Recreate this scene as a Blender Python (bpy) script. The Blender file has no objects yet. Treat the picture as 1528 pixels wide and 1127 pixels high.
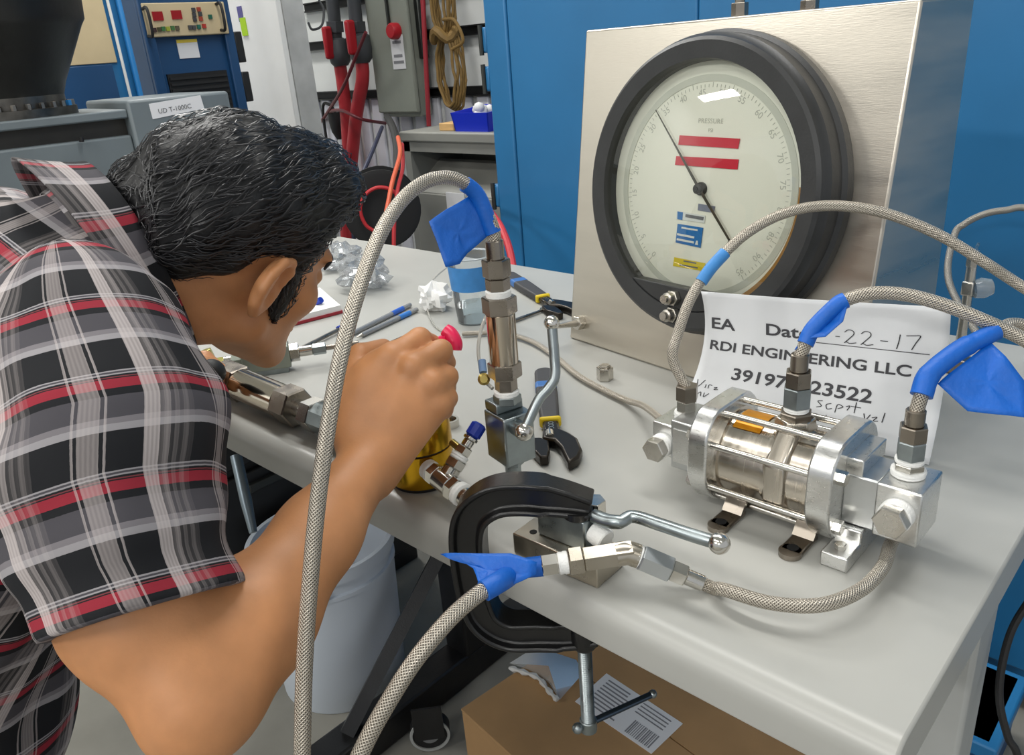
import bpy, bmesh, math, random
import numpy as np
from mathutils import Vector, Matrix, noise as mnoise

SC = bpy.context.scene
COL = SC.collection
random.seed(7)

# ------------------------------------------------------------------ camera
FPX, CX, CY = 1199.0, 764.0, 563.5
CAM = Vector((0.0, 0.0, 1.31))
AX = Vector((0.73095198, 0.20888213, -0.64967489))    # world X, Y, Z seen in the lens frame (right, down, forward)
AY = Vector((0.67841551, -0.3255144, 0.65862946))
AZ = Vector((-0.07390261, -0.92217603, -0.37964427))
cam_data = bpy.data.cameras.new('camera')
cam_data.sensor_width = 36.0
cam_data.lens = 36.0 * FPX / 1528.0
cam_data.clip_start = 0.02
cam = bpy.data.objects.new('camera', cam_data)
COL.objects.link(cam)
R3 = Matrix(((AX.x, -AX.y, -AX.z), (AY.x, -AY.y, -AY.z), (AZ.x, -AZ.y, -AZ.z)))
cam.matrix_world = Matrix.Translation(CAM) @ R3.to_4x4()
SC.camera = cam

# ------------------------------------------------------------------ light
SC.view_settings.view_transform = 'Standard'
SC.view_settings.look = 'None'
SC.view_settings.exposure = 0.12
SC.view_settings.gamma = 1.0
SC.view_settings.use_curve_mapping = False
world = bpy.data.worlds.new('shop_ambient')
SC.world = world
world.use_nodes = True
world.node_tree.nodes['Background'].inputs[0].default_value = (0.92, 0.96, 1.0, 1)
world.node_tree.nodes['Background'].inputs[1].default_value = 0.56
LIGHTS = [(-0.55, 1.1, 50), (-1.9, 1.1, 46), (-0.35, -1.3, 34), (-1.9, -1.3, 44), (-3.4, 1.5, 110), (1.4, -0.6, 16), (-4.7, -3.1, 190), (-1.2, -3.6, 240), (1.6, -3.6, 170)]
for lx, ly, pw in LIGHTS:
    ld = bpy.data.lights.new('ceiling_fluorescent', 'AREA')
    ld.shape = 'RECTANGLE'; ld.size = 1.25; ld.size_y = 0.32; ld.energy = pw * 0.42
    ld.color = (1.0, 0.985, 0.95)
    lo = bpy.data.objects.new('ceiling_fluorescent', ld)
    lo.location = (lx, ly, 3.18)
    COL.objects.link(lo)

# ------------------------------------------------------------------ pixel -> place helpers
def ray(px, py):
    d = Vector((px - CX, py - CY, FPX))
    return Vector((d.dot(AX), d.dot(AY), d.dot(AZ)))
def P(px, py, d):
    return CAM + ray(px, py) * (d / FPX)
def Q(px, py, z=0.88):
    r = ray(px, py)
    return CAM + r * ((z - CAM.z) / r.z)
def PL(px, py, o, n):
    r = ray(px, py)
    return CAM + r * ((Vector(o) - CAM).dot(n) / r.dot(n))
def proj(p):
    q = Vector(p) - CAM
    c = AX * q.x + AY * q.y + AZ * q.z
    return CX + FPX * c.x / c.z, CY + FPX * c.y / c.z, c.z
def zat(x, y, py):
    lo, hi = 0.0, 1.8
    for _ in range(40):
        m = (lo + hi) / 2
        if proj((x, y, m))[1] > py: lo = m
        else: hi = m
    return lo
def V(*a): return Vector(a)
TZ = 0.88          # bench top

# ------------------------------------------------------------------ materials
MATS = {}
def srgb(r, g, b):
    def c(u):
        u /= 255.0
        return u / 12.92 if u <= 0.04045 else ((u + 0.055) / 1.055) ** 2.4
    return (c(r), c(g), c(b), 1.0)
def mat(name, col, rough=0.5, metal=0.0, var=0.0, vscale=20.0, bump=0.0, bscale=200.0, stretch=None,
        coat=0.0, rvar=0.0, spec=None, alpha=None, trans=0.0, emit=None, sss=0.0):
    if name in MATS: return MATS[name]
    m = bpy.data.materials.new(name); MATS[name] = m
    m.use_nodes = True
    nt = m.node_tree; N = nt.nodes; L = nt.links
    b = N['Principled BSDF']
    col = srgb(*col)
    b.inputs['Base Color'].default_value = col
    b.inputs['Roughness'].default_value = rough
    b.inputs['Metallic'].default_value = metal
    if coat: b.inputs['Coat Weight'].default_value = coat; b.inputs['Coat Roughness'].default_value = 0.08
    if spec is not None: b.inputs['Specular IOR Level'].default_value = spec
    if trans: b.inputs['Transmission Weight'].default_value = trans
    if alpha is not None: b.inputs['Alpha'].default_value = alpha
    if sss:
        b.inputs['Subsurface Weight'].default_value = sss
        b.inputs['Subsurface Radius'].default_value = (0.012, 0.005, 0.003)
    if emit:
        b.inputs['Emission Color'].default_value = srgb(*emit[:3]); b.inputs['Emission Strength'].default_value = emit[3]
    if var or bump or rvar:
        tc = N.new('ShaderNodeTexCoord'); mp = N.new('ShaderNodeMapping')
        L.new(tc.outputs['Object'], mp.inputs['Vector'])
        if stretch: mp.inputs['Scale'].default_value = stretch
        src = mp.outputs['Vector']
        if var or rvar:
            n1 = N.new('ShaderNodeTexNoise'); n1.inputs['Scale'].default_value = vscale; n1.inputs['Detail'].default_value = 5
            L.new(src, n1.inputs['Vector'])
        if var:
            mx = N.new('ShaderNodeMix'); mx.data_type = 'RGBA'
            lo = tuple(c * (1 - var) for c in col[:3]) + (1,); hi = tuple(min(1, c * (1 + var)) for c in col[:3]) + (1,)
            mx.inputs[6].default_value = lo; mx.inputs[7].default_value = hi
            cr = N.new('ShaderNodeMapRange'); cr.inputs[1].default_value = 0.3; cr.inputs[2].default_value = 0.7
            L.new(n1.outputs['Fac'], cr.inputs[0]); L.new(cr.outputs[0], mx.inputs[0])
            L.new(mx.outputs[2], b.inputs['Base Color'])
        if rvar:
            mr = N.new('ShaderNodeMapRange'); mr.inputs[1].default_value = 0.3; mr.inputs[2].default_value = 0.7
            mr.inputs[3].default_value = max(0.02, rough - rvar); mr.inputs[4].default_value = min(1, rough + rvar)
            L.new(n1.outputs['Fac'], mr.inputs[0]); L.new(mr.outputs[0], b.inputs['Roughness'])
        if bump:
            n2 = N.new('ShaderNodeTexNoise'); n2.inputs['Scale'].default_value = bscale; n2.inputs['Detail'].default_value = 3
            L.new(src, n2.inputs['Vector'])
            bp = N.new('ShaderNodeBump'); bp.inputs['Strength'].default_value = bump; bp.inputs['Distance'].default_value = 0.002
            L.new(n2.outputs['Fac'], bp.inputs['Height']); L.new(bp.outputs[0], b.inputs['Normal'])
    return m

def braid(name, col, c2):
    """woven stainless hose sleeve, driven by the tube's own UVs"""
    if name in MATS: return MATS[name]
    m = bpy.data.materials.new(name); MATS[name] = m; m.use_nodes = True
    nt = m.node_tree; N = nt.nodes; L = nt.links; b = N['Principled BSDF']
    uv = N.new('ShaderNodeUVMap')
    sp = N.new('ShaderNodeSeparateXYZ'); L.new(uv.outputs[0], sp.inputs[0])
    def mth(op, a, bb=None):
        n = N.new('ShaderNodeMath'); n.operation = op
        for i, q in enumerate((a, bb)):
            if q is None: continue
            if isinstance(q, (int, float)): n.inputs[i].default_value = q
            else: L.new(q, n.inputs[i])
        return n.outputs[0]
    u = mth('MULTIPLY', sp.outputs[0], 13 * 2 * math.pi)      # around
    w = mth('MULTIPLY', sp.outputs[1], 2300.0)                # along (metres)
    a = mth('SINE', mth('ADD', u, w)); c = mth('SINE', mth('SUBTRACT', u, w))
    h = mth('MAXIMUM', a, c)
    rmp = N.new('ShaderNodeMapRange'); rmp.inputs[1].default_value = -0.4; rmp.inputs[2].default_value = 0.9
    L.new(h, rmp.inputs[0])
    mx = N.new('ShaderNodeMix'); mx.data_type = 'RGBA'
    mx.inputs[6].default_value = srgb(*c2); mx.inputs[7].default_value = srgb(*col)
    L.new(rmp.outputs[0], mx.inputs[0]); L.new(mx.outputs[2], b.inputs['Base Color'])
    bp = N.new('ShaderNodeBump'); bp.inputs['Strength'].default_value = 0.6; bp.inputs['Distance'].default_value = 0.0008
    L.new(h, bp.inputs['Height']); L.new(bp.outputs[0], b.inputs['Normal'])
    b.inputs['Metallic'].default_value = 0.85; b.inputs['Roughness'].default_value = 0.42
    return m

def clear(name, tint, gloss=0.04, rough=0.05, op=0.0):
    """thin clear plastic or glass: see-through with a fresnel sheen"""
    if name in MATS: return MATS[name]
    m = bpy.data.materials.new(name); MATS[name] = m; m.use_nodes = True
    nt = m.node_tree; N = nt.nodes; L = nt.links
    for n in list(N): N.remove(n)
    out = N.new('ShaderNodeOutputMaterial'); tr = N.new('ShaderNodeBsdfTransparent'); gl = N.new('ShaderNodeBsdfGlossy')
    tr.inputs[0].default_value = srgb(*tint); gl.inputs['Roughness'].default_value = rough
    fr = N.new('ShaderNodeFresnel'); fr.inputs[0].default_value = 1.45
    ad = N.new('ShaderNodeMath'); ad.operation = 'ADD'; ad.inputs[1].default_value = gloss; L.new(fr.outputs[0], ad.inputs[0])
    mx = N.new('ShaderNodeMixShader'); L.new(ad.outputs[0], mx.inputs[0]); L.new(tr.outputs[0], mx.inputs[1]); L.new(gl.outputs[0], mx.inputs[2])
    last = mx
    if op:
        df = N.new('ShaderNodeBsdfDiffuse'); df.inputs[0].default_value = (0.85, 0.88, 0.9, 1)
        m2 = N.new('ShaderNodeMixShader'); m2.inputs[0].default_value = op
        L.new(mx.outputs[0], m2.inputs[1]); L.new(df.outputs[0], m2.inputs[2]); last = m2
    L.new(last.outputs[0], out.inputs[0])
    return m

# ------------------------------------------------------------------ mesh building
def ortho(d, up=None):
    d = Vector(d).normalized()
    if up is None: up = Vector((0, 0, 1)) if abs(d.z) < 0.9 else Vector((1, 0, 0))
    x = Vector(up).cross(d)
    if x.length < 1e-6: x = Vector((1, 0, 0)).cross(d)
    x.normalize(); y = d.cross(x)
    return x, y, d
def frame(o, x, y=None, z=None):
    """matrix with origin o; x kept exact, the second given axis made perpendicular"""
    x = Vector(x).normalized()
    if z is not None:
        z = Vector(z); z = (z - x * z.dot(x)).normalized(); y = z.cross(x)
    else:
        y = Vector(y); y = (y - x * y.dot(x)).normalized(); z = x.cross(y)
    o = Vector(o)
    return Matrix(((x.x, y.x, z.x, o.x), (x.y, y.y, z.y, o.y), (x.z, y.z, z.z, o.z), (0, 0, 0, 1)))
def spl(pts, n=12):
    pts = [Vector(p) for p in pts]
    if len(pts) < 3: return pts
    e = [pts[0] * 2 - pts[1]] + pts + [pts[-1] * 2 - pts[-2]]
    out = []
    for i in range(1, len(e) - 2):
        p0, p1, p2, p3 = e[i - 1], e[i], e[i + 1], e[i + 2]
        for k in range(n):
            t = k / n
            out.append(0.5 * ((2 * p1) + (p2 - p0) * t + (2 * p0 - 5 * p1 + 4 * p2 - p3) * t * t + (3 * p1 - p0 - 3 * p2 + p3) * t ** 3))
    out.append(pts[-1].copy())
    return out

class MB:
    def __init__(self): self.v = []; self.f = []; self.uv = []
    def add(self, vs, fs, uvs=None):
        b = len(self.v); self.v += [Vector(p) for p in vs]
        for i, f in enumerate(fs):
            self.f.append([b + k for k in f]); self.uv.append(uvs[i] if uvs else None)
        return self
    def box(self, c, s, M=None):
        hx, hy, hz = s[0] / 2, s[1] / 2, s[2] / 2
        vs = [Vector((c[0] + i * hx, c[1] + j * hy, c[2] + k * hz)) for k in (-1, 1) for j in (-1, 1) for i in (-1, 1)]
        if M is not None: vs = [M @ p for p in vs]
        return self.add(vs, [(0, 2, 3, 1), (4, 5, 7, 6), (0, 1, 5, 4), (2, 6, 7, 3), (0, 4, 6, 2), (1, 3, 7, 5)])
    def bb(self, x0, x1, y0, y1, z0, z1, M=None):
        return self.box(((x0 + x1) / 2, (y0 + y1) / 2, (z0 + z1) / 2), (x1 - x0, y1 - y0, z1 - z0), M)
    def lathe(self, a, d, prof, n=28, up=None, cap=True, ph=0.0):
        """rings (t, r) along direction d from a"""
        x, y, z = ortho(d, up); a = Vector(a); vs = []; fs = []
        for t, r in prof:
            for k in range(n):
                q = 2 * math.pi * k / n + ph
                vs.append(a + z * t + (x * math.cos(q) + y * math.sin(q)) * r)
        m = len(prof)
        for i in range(m - 1):
            for k in range(n):
                k2 = (k + 1) % n
                fs.append((i * n + k, i * n + k2, (i + 1) * n + k2, (i + 1) * n + k))
        if cap:
            fs.append(tuple(range(n - 1, -1, -1))); fs.append(tuple((m - 1) * n + k for k in range(n)))
        return self.add(vs, fs)
    def cyl(self, a, b, r0, r1=None, n=24, up=None, ch=0.0, ph=0.0):
        a = Vector(a); b = Vector(b); d = b - a; l = d.length
        if r1 is None: r1 = r0
        pr = [(0, r0), (l, r1)] if not ch else [(0, r0 - ch), (ch, r0), (l - ch, r1), (l, r1 - ch)]
        return self.lathe(a, d, pr, n, up, ph=ph)
    def hex(self, a, b, r, up=None, ch=0.0006, ph=0.0):
        return self.cyl(a, b, r, None, 6, up, ch, ph)
    def sphere(self, c, r, n=20, s=(1, 1, 1), M=None):
        vs = []; fs = []; m = n // 2
        for i in range(m + 1):
            th = math.pi * i / m
            for k in range(n):
                q = 2 * math.pi * k / n
                p = Vector((r * s[0] * math.sin(th) * math.cos(q), r * s[1] * math.sin(th) * math.sin(q), r * s[2] * math.cos(th)))
                if M is not None: p = M.to_3x3() @ p
                vs.append(Vector(c) + p)
        for i in range(m):
            for k in range(n):
                k2 = (k + 1) % n
                if i == 0: fs.append((k, n + k, n + k2))
                elif i == m - 1: fs.append((i * n + k, (i + 1) * n + k, i * n + k2))
                else: fs.append((i * n + k, (i + 1) * n + k, (i + 1) * n + k2, i * n + k2))
        return self.add(vs, fs)
    def tube(self, pts, r, n=12, cap=True, closed=False):
        pts = [Vector(p) for p in pts]; m = len(pts)
        rr = r if isinstance(r, (list, tuple)) else [r] * m
        vs = []; fs = []; uvs = []; L = [0.0]; xx = None
        for i, p in enumerate(pts):
            if closed: t = pts[(i + 1) % m] - pts[i - 1]
            else: t = pts[min(i + 1, m - 1)] - pts[max(i - 1, 0)]
            t.normalize()
            if xx is None: xx = ortho(t)[0]
            xx = (xx - t * xx.dot(t)).normalized(); yy = t.cross(xx)
            if i: L.append(L[-1] + (pts[i] - pts[i - 1]).length)
            for k in range(n):
                q = 2 * math.pi * k / n
                vs.append(p + (xx * math.cos(q) + yy * math.sin(q)) * rr[i])
        for i in range(m if closed else m - 1):
            i2 = (i + 1) % m
            for k in range(n):
                k2 = (k + 1) % n
                fs.append((i * n + k, i * n + k2, i2 * n + k2, i2 * n + k))
                l2 = L[i2] if i2 else L[-1]
                uvs.append(((k / n, L[i]), ((k + 1) / n, L[i]), ((k + 1) / n, l2), (k / n, l2)))
        if cap and not closed:
            fs.append(tuple(range(n - 1, -1, -1))); uvs.append(None)
            fs.append(tuple((m - 1) * n + k for k in range(n))); uvs.append(None)
        return self.add(vs, fs, uvs)
    def sweep(self, pts, sec, side, cap=True):
        """carry a closed 2-D section along a path; section x along `side`, y along side x tangent"""
        pts = [Vector(p) for p in pts]; m = len(pts); n = len(sec[0]) if isinstance(sec[0][0], (tuple, list)) else len(sec)
        many = isinstance(sec[0][0], (tuple, list)); vs = []; fs = []
        side = Vector(side).normalized()
        for i, p in enumerate(pts):
            t = (pts[min(i + 1, m - 1)] - pts[max(i - 1, 0)]).normalized()
            yy = side.cross(t).normalized()
            for a, b in (sec[i] if many else sec): vs.append(p + side * a + yy * b)
        for i in range(m - 1):
            for k in range(n):
                k2 = (k + 1) % n
                fs.append((i * n + k, i * n + k2, (i + 1) * n + k2, (i + 1) * n + k))
        if cap: fs.append(tuple(range(n - 1, -1, -1))); fs.append(tuple((m - 1) * n + k for k in range(n)))
        return self.add(vs, fs)
    def prism(self, poly, M, h):
        """closed outline (x, y) in frame M, extruded 0..h along its z"""
        n = len(poly)
        vs = [M @ Vector((x, y, 0)) for x, y in poly] + [M @ Vector((x, y, h)) for x, y in poly]
        fs = [tuple(range(n - 1, -1, -1)), tuple(range(n, 2 * n))]
        for k in range(n):
            k2 = (k + 1) % n; fs.append((k, k2, n + k2, n + k))
        return self.add(vs, fs)
    def slab(self, pts, back):
        """outline of world points with thickness vector `back`"""
        n = len(pts); back = Vector(back)
        vs = [Vector(p) for p in pts] + [Vector(p) + back for p in pts]
        fs = [tuple(range(n)), tuple(range(2 * n - 1, n - 1, -1))]
        for k in range(n):
            k2 = (k + 1) % n; fs.append((k2, k, n + k, n + k2))
        return self.add(vs, fs)
    def ring(self, M, ro, ri, h, n=48, a0=0.0, a1=None):
        """flat annulus (or an arc of it) in frame M, thickness h"""
        full = a1 is None; a1 = a0 + 2 * math.pi if full else a1
        m = n if full else n + 1; vs = []; fs = []
        for k in range(m):
            q = a0 + (a1 - a0) * k / n
            for r, z in ((ro, 0), (ro, h), (ri, h), (ri, 0)):
                vs.append(M @ Vector((r * math.cos(q), r * math.sin(q), z)))
        for k in range(n if full else n):
            k2 = (k + 1) % m
            for j in range(4):
                j2 = (j + 1) % 4; fs.append((k * 4 + j, k2 * 4 + j, k2 * 4 + j2, k * 4 + j2))
        if not full: fs.append((3, 2, 1, 0)); fs.append(tuple((m - 1) * 4 + j for j in range(4)))
        return self.add(vs, fs)
    def grid(self, fn, nu, nv, uvs=None, thick=None):
        """surface fn(u, v) in 0..1, optional closed thickness (vector or function)"""
        pt = [[Vector(fn(i / nu, j / nv)) for j in range(nv + 1)] for i in range(nu + 1)]
        vs = [p for r in pt for p in r]; fs = []; uu = []
        W = nv + 1
        for i in range(nu):
            for j in range(nv):
                fs.append((i * W + j, (i + 1) * W + j, (i + 1) * W + j + 1, i * W + j + 1))
                uu.append(((i / nu, j / nv), ((i + 1) / nu, j / nv), ((i + 1) / nu, (j + 1) / nv), (i / nu, (j + 1) / nv)))
        if thick is not None:
            b = len(vs); vs += [p + Vector(thick) for p in vs]
            for f in list(fs): fs.append(tuple(b + k for k in reversed(f))); uu.append(None)
            rim = [i * W for i in range(nu + 1)] + [nu * W + j for j in range(1, W)] + [i * W + nv for i in range(nu - 1, -1, -1)] + [j for j in range(nv - 1, 0, -1)]
            for k in range(len(rim)):
                a, c = rim[k], rim[(k + 1) % len(rim)]; fs.append((c, a, b + a, b + c)); uu.append(None)
        return self.add(vs, fs, uu)

WM = {}
def link(o, parent=None):
    COL.objects.link(o)
    if parent is not None: o.parent = parent
    return o
def mesh_from(name, mb, M=None, smooth=35):
    me = bpy.data.meshes.new(name)
    vs = [M @ p for p in mb.v] if M is not None else mb.v
    me.from_pydata([tuple(p) for p in vs], [], mb.f)
    if any(u is not None for u in mb.uv):
        ul = me.uv_layers.new(name='UVMap'); k = 0
        for f, u in zip(mb.f, mb.uv):
            for j in range(len(f)):
                ul.data[k].uv = u[j] if u else (0, 0)
                k += 1
    me.update()
    if smooth:
        me.shade_smooth()
        me.set_sharp_from_angle(angle=math.radians(smooth))
    return me
def root(name, loc, label, cat, group=None, kind=None):
    o = bpy.data.objects.new(name, None); o.empty_display_size = 0.05
    o.location = loc; link(o); WM[o] = Matrix.Translation(Vector(loc))
    o['label'] = label; o['category'] = cat
    if group: o['group'] = group
    if kind: o['kind'] = kind
    return o
def part(name, mb, m, parent, bevel=0.0, seg=2, smooth=35, label=None, kind=None, sub=0):
    W = WM[parent]
    o = bpy.data.objects.new(name, mesh_from(name, mb, W.inverted(), smooth))
    o.data.materials.append(m); link(o, parent); WM[o] = W
    if bevel:
        b = o.modifiers.new('edge', 'BEVEL'); b.width = bevel; b.segments = seg; b.limit_method = 'ANGLE'; b.angle_limit = math.radians(40)
    if sub:
        s = o.modifiers.new('sub', 'SUBSURF'); s.levels = sub; s.render_levels = sub
    if label: o['label'] = label
    if kind: o['kind'] = kind
    return o
def single(name, mb, m, loc, label, cat, group=None, bevel=0.0, seg=2, smooth=35, kind=None, sub=0):
    M = Matrix.Translation(Vector(loc))
    o = bpy.data.objects.new(name, mesh_from(name, mb, M.inverted(), smooth))
    o.location = loc; o.data.materials.append(m); link(o); WM[o] = M
    if label: o['label'] = label
    if cat: o['category'] = cat
    if group: o['group'] = group
    if kind: o['kind'] = kind
    if bevel:
        b = o.modifiers.new('edge', 'BEVEL'); b.width = bevel; b.segments = seg; b.limit_method = 'ANGLE'; b.angle_limit = math.radians(40)
    if sub:
        s = o.modifiers.new('sub', 'SUBSURF'); s.levels = sub; s.render_levels = sub
    return o
def struct(name, mb, m, loc=(0, 0, 0), bevel=0.0, smooth=35, label=None):
    o = single(name, mb, m, loc, label, None, kind='structure', bevel=bevel, smooth=smooth)
    return o
def text_mb(s, size, bold=0.0, fn=None, align='LEFT', depth=0.0, shear=0.0, spacing=1.0):
    """flat lettering as mesh, mapped by fn(x, y) -> world point"""
    cu = bpy.data.curves.new('lettering_curve', 'FONT'); cu.body = s; cu.size = size; cu.offset = bold
    cu.align_x = align; cu.resolution_u = 4; cu.shear = shear; cu.space_character = spacing
    ob = bpy.data.objects.new('lettering_tmp', cu); COL.objects.link(ob)
    bpy.context.view_layer.update()
    me = bpy.data.meshes.new_from_object(ob)
    mb = MB(); mb.add([fn(v.co.x, v.co.y) for v in me.vertices], [tuple(p.vertices) for p in me.polygons])
    bpy.data.objects.remove(ob); bpy.data.curves.remove(cu); bpy.data.meshes.remove(me)
    return mb

# shared materials
STEEL = mat('stainless_steel', (196, 192, 184), 0.28, 1.0, var=0.12, vscale=40, rvar=0.1)
STEELD = mat('darker_stainless', (150, 142, 132), 0.3, 1.0, var=0.12, vscale=30, rvar=0.08)
ALU = mat('machined_aluminium', (218, 218, 216), 0.3, 1.0, var=0.04, vscale=160, rvar=0.04, stretch=(1, 1, 8))
ZINC = mat('zinc_plated_steel', (150, 158, 160), 0.36, 1.0, var=0.15, vscale=50, rvar=0.1)
NICKEL = mat('bright_nickel', (208, 205, 198), 0.18, 1.0, var=0.08, vscale=40)
PTFE = mat('white_thread_tape', (238, 238, 235), 0.6, bump=0.4, bscale=600)
TAPE = mat('blue_masking_tape', (4, 94, 190), 0.5, var=0.10, vscale=35, bump=0.25, bscale=260)
TAPEL = mat('pale_blue_masking_tape', (62, 136, 204), 0.5, var=0.10, vscale=50, bump=0.2, bscale=260)
BRAID = braid('braided_stainless_hose', (206, 198, 185), (122, 115, 105))
BLACK = mat('black_paint', (26, 26, 27), 0.38, var=0.3, vscale=25, bump=0.15, bscale=300)
RUBBER = mat('black_rubber', (24, 24, 25), 0.6, bump=0.1, bscale=400)
BLUE = mat('blue_cabinet_paint', (38, 112, 164), 0.42, var=0.08, vscale=4, bump=0.04, bscale=500)
GREYP = mat('grey_machine_paint', (106, 115, 119), 0.5, var=0.08, vscale=8, bump=0.05, bscale=400)
WHITEP = mat('white_paint', (226, 226, 224), 0.55, var=0.05, vscale=6)
INK = mat('black_ink', (48, 48, 52), 0.7)

# ================================================================== THE ROOM
YN = Vector((0, 1, 0))
concrete = mat('concrete_floor', (138, 136, 128), 0.7, var=0.22, vscale=3.5, bump=0.15, bscale=60, rvar=0.1)
struct('floor', MB().bb(-6, 3, -6.5, 4.2, -0.06, 0), concrete)
struct('ceiling', MB().bb(-6, 3, -6.5, 4.2, 3.3, 3.36), mat('ceiling_tile', (220, 220, 215), 0.9, var=0.05, vscale=5))
WY = 2.7
wall = struct('wall_back', MB().bb(-6, 3, WY, WY + 0.12, 0, 3.3), mat('white_wall_paint', (226, 228, 226), 0.6, var=0.08, vscale=2.5))
struct('wall_left', MB().bb(-6.1, -6, -6.5, 4.2, 0, 3.3), MATS['white_wall_paint'])
def Wp(px, py, off=0.0): return PL(px, py, (0, WY - off, 0), YN)
# ribbed lower sheeting, rib by rib
ribm = mat('ribbed_white_sheeting', (214, 215, 224), 0.4, var=0.05, vscale=6)
xa, xb = Wp(474, 200).x, Wp(740, 200).x
zt = Wp(560, 146).z
k = 0; x = xa
while x < xb:
    part('sheeting_rib', MB().bb(x, x + 0.075, WY - 0.02, WY, 0.0, zt), ribm, wall, bevel=0.008)
    x += 0.11
# black strut rails on the wall
strutm = mat('black_strut_channel', (34, 35, 37), 0.5, 0.3)
for i, py in enumerate((6, 66, 142)):
    z = Wp(500, py).z
    w = ('highest', 'middle', 'lowest')[i]
    r = root('strut_rail', (Wp(560, py).x, WY, z), 'black strut channel rail on white wall, %s of three' % w, 'rail', 'wall strut rails')
    x0, x1 = Wp(455, py).x, -1.2
    part('channel_back', MB().bb(x0, x1, WY - 0.008, WY, z - 0.021, z + 0.021), strutm, r)
    part('channel_lip', MB().bb(x0, x1, WY - 0.04, WY - 0.008, z + 0.016, z + 0.021), strutm, r)
    part('channel_lip', MB().bb(x0, x1, WY - 0.04, WY - 0.008, z - 0.021, z - 0.016), strutm, r)

# white boxed-in column with a grey return, left of the rails
c = P(436, 95, 3.05)
cye = PL(466, 95, (c.x, 0, 0), Vector((1, 0, 0))).y
struct('wall_column', MB().bb(c.x - 0.55, c.x, c.y, cye, 0, 3.3), mat('grey_column_paint', (176, 177, 176), 0.75, var=0.16, vscale=9))
wb = root('white_board', (c.x - 0.27, c.y, 0.9), 'tall white board on the front of the boxed column behind the head', 'board')
part('board_panel', MB().bb(c.x - 0.50, c.x - 0.004, c.y - 0.025, c.y - 0.001, 0.7, 2.4), WHITEP, wb, bevel=0.004)
part('edge_strip', MB().bb(c.x - 0.50, c.x - 0.47, c.y - 0.03, c.y - 0.025, 0.72, 2.38), mat('pale_grey_trim', (190, 192, 196), 0.5), wb)
o = PL(358, 20, (0, c.y - 0.026, 0), YN)
part('blue_mark', MB().bb(o.x - 0.015, o.x + 0.02, c.y - 0.0275, c.y - 0.0255, o.z - 0.03, o.z + 0.025), mat('violet_ink', (92, 88, 140), 0.6), wb)
o = PL(364, 39, (0, c.y - 0.026, 0), YN)
part('green_tag', MB().bb(o.x - 0.02, o.x + 0.02, c.y - 0.0285, c.y - 0.0255, o.z - 0.035, o.z + 0.03), mat('lime_green_sticker', (168, 206, 40), 0.5), wb)

# ------------------------------------------------------------------ wall pipes, disconnect box, hung cord
pvc = mat('grey_pvc_pipe', (70, 72, 76), 0.5)
redm = mat('red_valve_paint', (178, 22, 36), 0.45)
redh = mat('red_rubber_hose', (186, 48, 56), 0.5, var=0.08, vscale=20)
for i, (pts, hp) in enumerate((([(493, -20), (499, 30), (502, 70), (506, 88)], [(506, 88), (512, 130), (518, 190), (520, 255), (520, 330), (512, 420)]),
                           ([(526, -20), (531, 30), (536, 62), (539, 84)], [(539, 84), (541, 118), (532, 170), (523, 258), (516, 330), (524, 420)]))):
    off = 0.10 + 0.075 * i
    wp = [Wp(a, b, off) for a, b in pts]
    r = root('valved_pipe', wp[1], ('left' if i == 0 else 'right') + ' grey plastic wall pipe with red valve handle, feeding a red hose', 'pipe', 'valved wall pipes')
    part('pipe', MB().tube(spl(wp, 6), 0.032, 16), pvc, r)
    part('valve_body', MB().lathe(Wp(pts[2][0] - 1, pts[2][1] - 12, off), wp[3] - wp[2], [(0, 0.036), (0.01, 0.05), (0.07, 0.056), (0.11, 0.05), (0.13, 0.034)], 20), pvc, r)
    part('union_nut', MB().hex(Wp(pts[1][0], pts[1][1] + 2, off), Wp(pts[1][0] + 1.5, pts[1][1] + 18, off), 0.046), pvc, r)
    h = Wp(pts[2][0] - 12, pts[2][1] - 6, off + 0.06)
    part('valve_handle', MB().box((h.x, h.y, h.z), (0.03, 0.05, 0.15)), redm, r, bevel=0.012, seg=3)
    hs = [Wp(a, b, off) for a, b in hp]
    single('red_hose', MB().tube(spl(hs, 8), 0.032, 16), redh, hs[0], ('left' if i == 0 else 'right') + ' red rubber hose hanging from the grey wall valves', 'hose', 'red wall hoses')
# electrical disconnect
dm = mat('grey_green_enclosure_paint', (138, 142, 132), 0.5, var=0.06, vscale=6)
a, b = Wp(551, 30, 0.13), Wp(609, 30, 0.13)
z0 = Wp(590, 175, 0.13).z; z1 = 2.1
r = root('disconnect_box', (a.x, WY, z0), 'grey-green electrical disconnect box on the white wall', 'electrical box')
xr = Wp(618, 90, 0.13).x
part('enclosure', MB().bb(a.x, xr - 0.01, WY - 0.12, WY - 0.042, z0, z1), dm, r, bevel=0.008)
part('cover', MB().bb(a.x - 0.005, xr, WY - 0.142, WY - 0.12, z0 + 0.02, z1), dm, r, bevel=0.008)
o = Wp(592, 46, 0.143)
part('red_knob', MB().lathe(o + V(0, 0, 0), V(0, -1, 0), [(0, 0.035), (0.03, 0.035), (0.04, 0.028)], 20), redm, r, label='round red knob')
o = Wp(594, 77, 0.143)
part('warning_tag', MB().bb(o.x - 0.045, o.x + 0.045, o.y - 0.002, o.y, o.z - 0.075, o.z + 0.07), mat('white_label_paper', (222, 222, 224), 0.6), r, label='white tag with grey print')
for j, (dz, w) in enumerate(((-0.018, 0.03), (-0.045, 0.036), (0.04, 0.03))):
    part('tag_print', MB().bb(o.x - w, o.x + w, o.y - 0.003, o.y - 0.002, o.z + dz - 0.006, o.z + dz + 0.006), mat('grey_print', (130, 130, 134), 0.7), r)
o = Wp(580, 20, 0.143)
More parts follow.
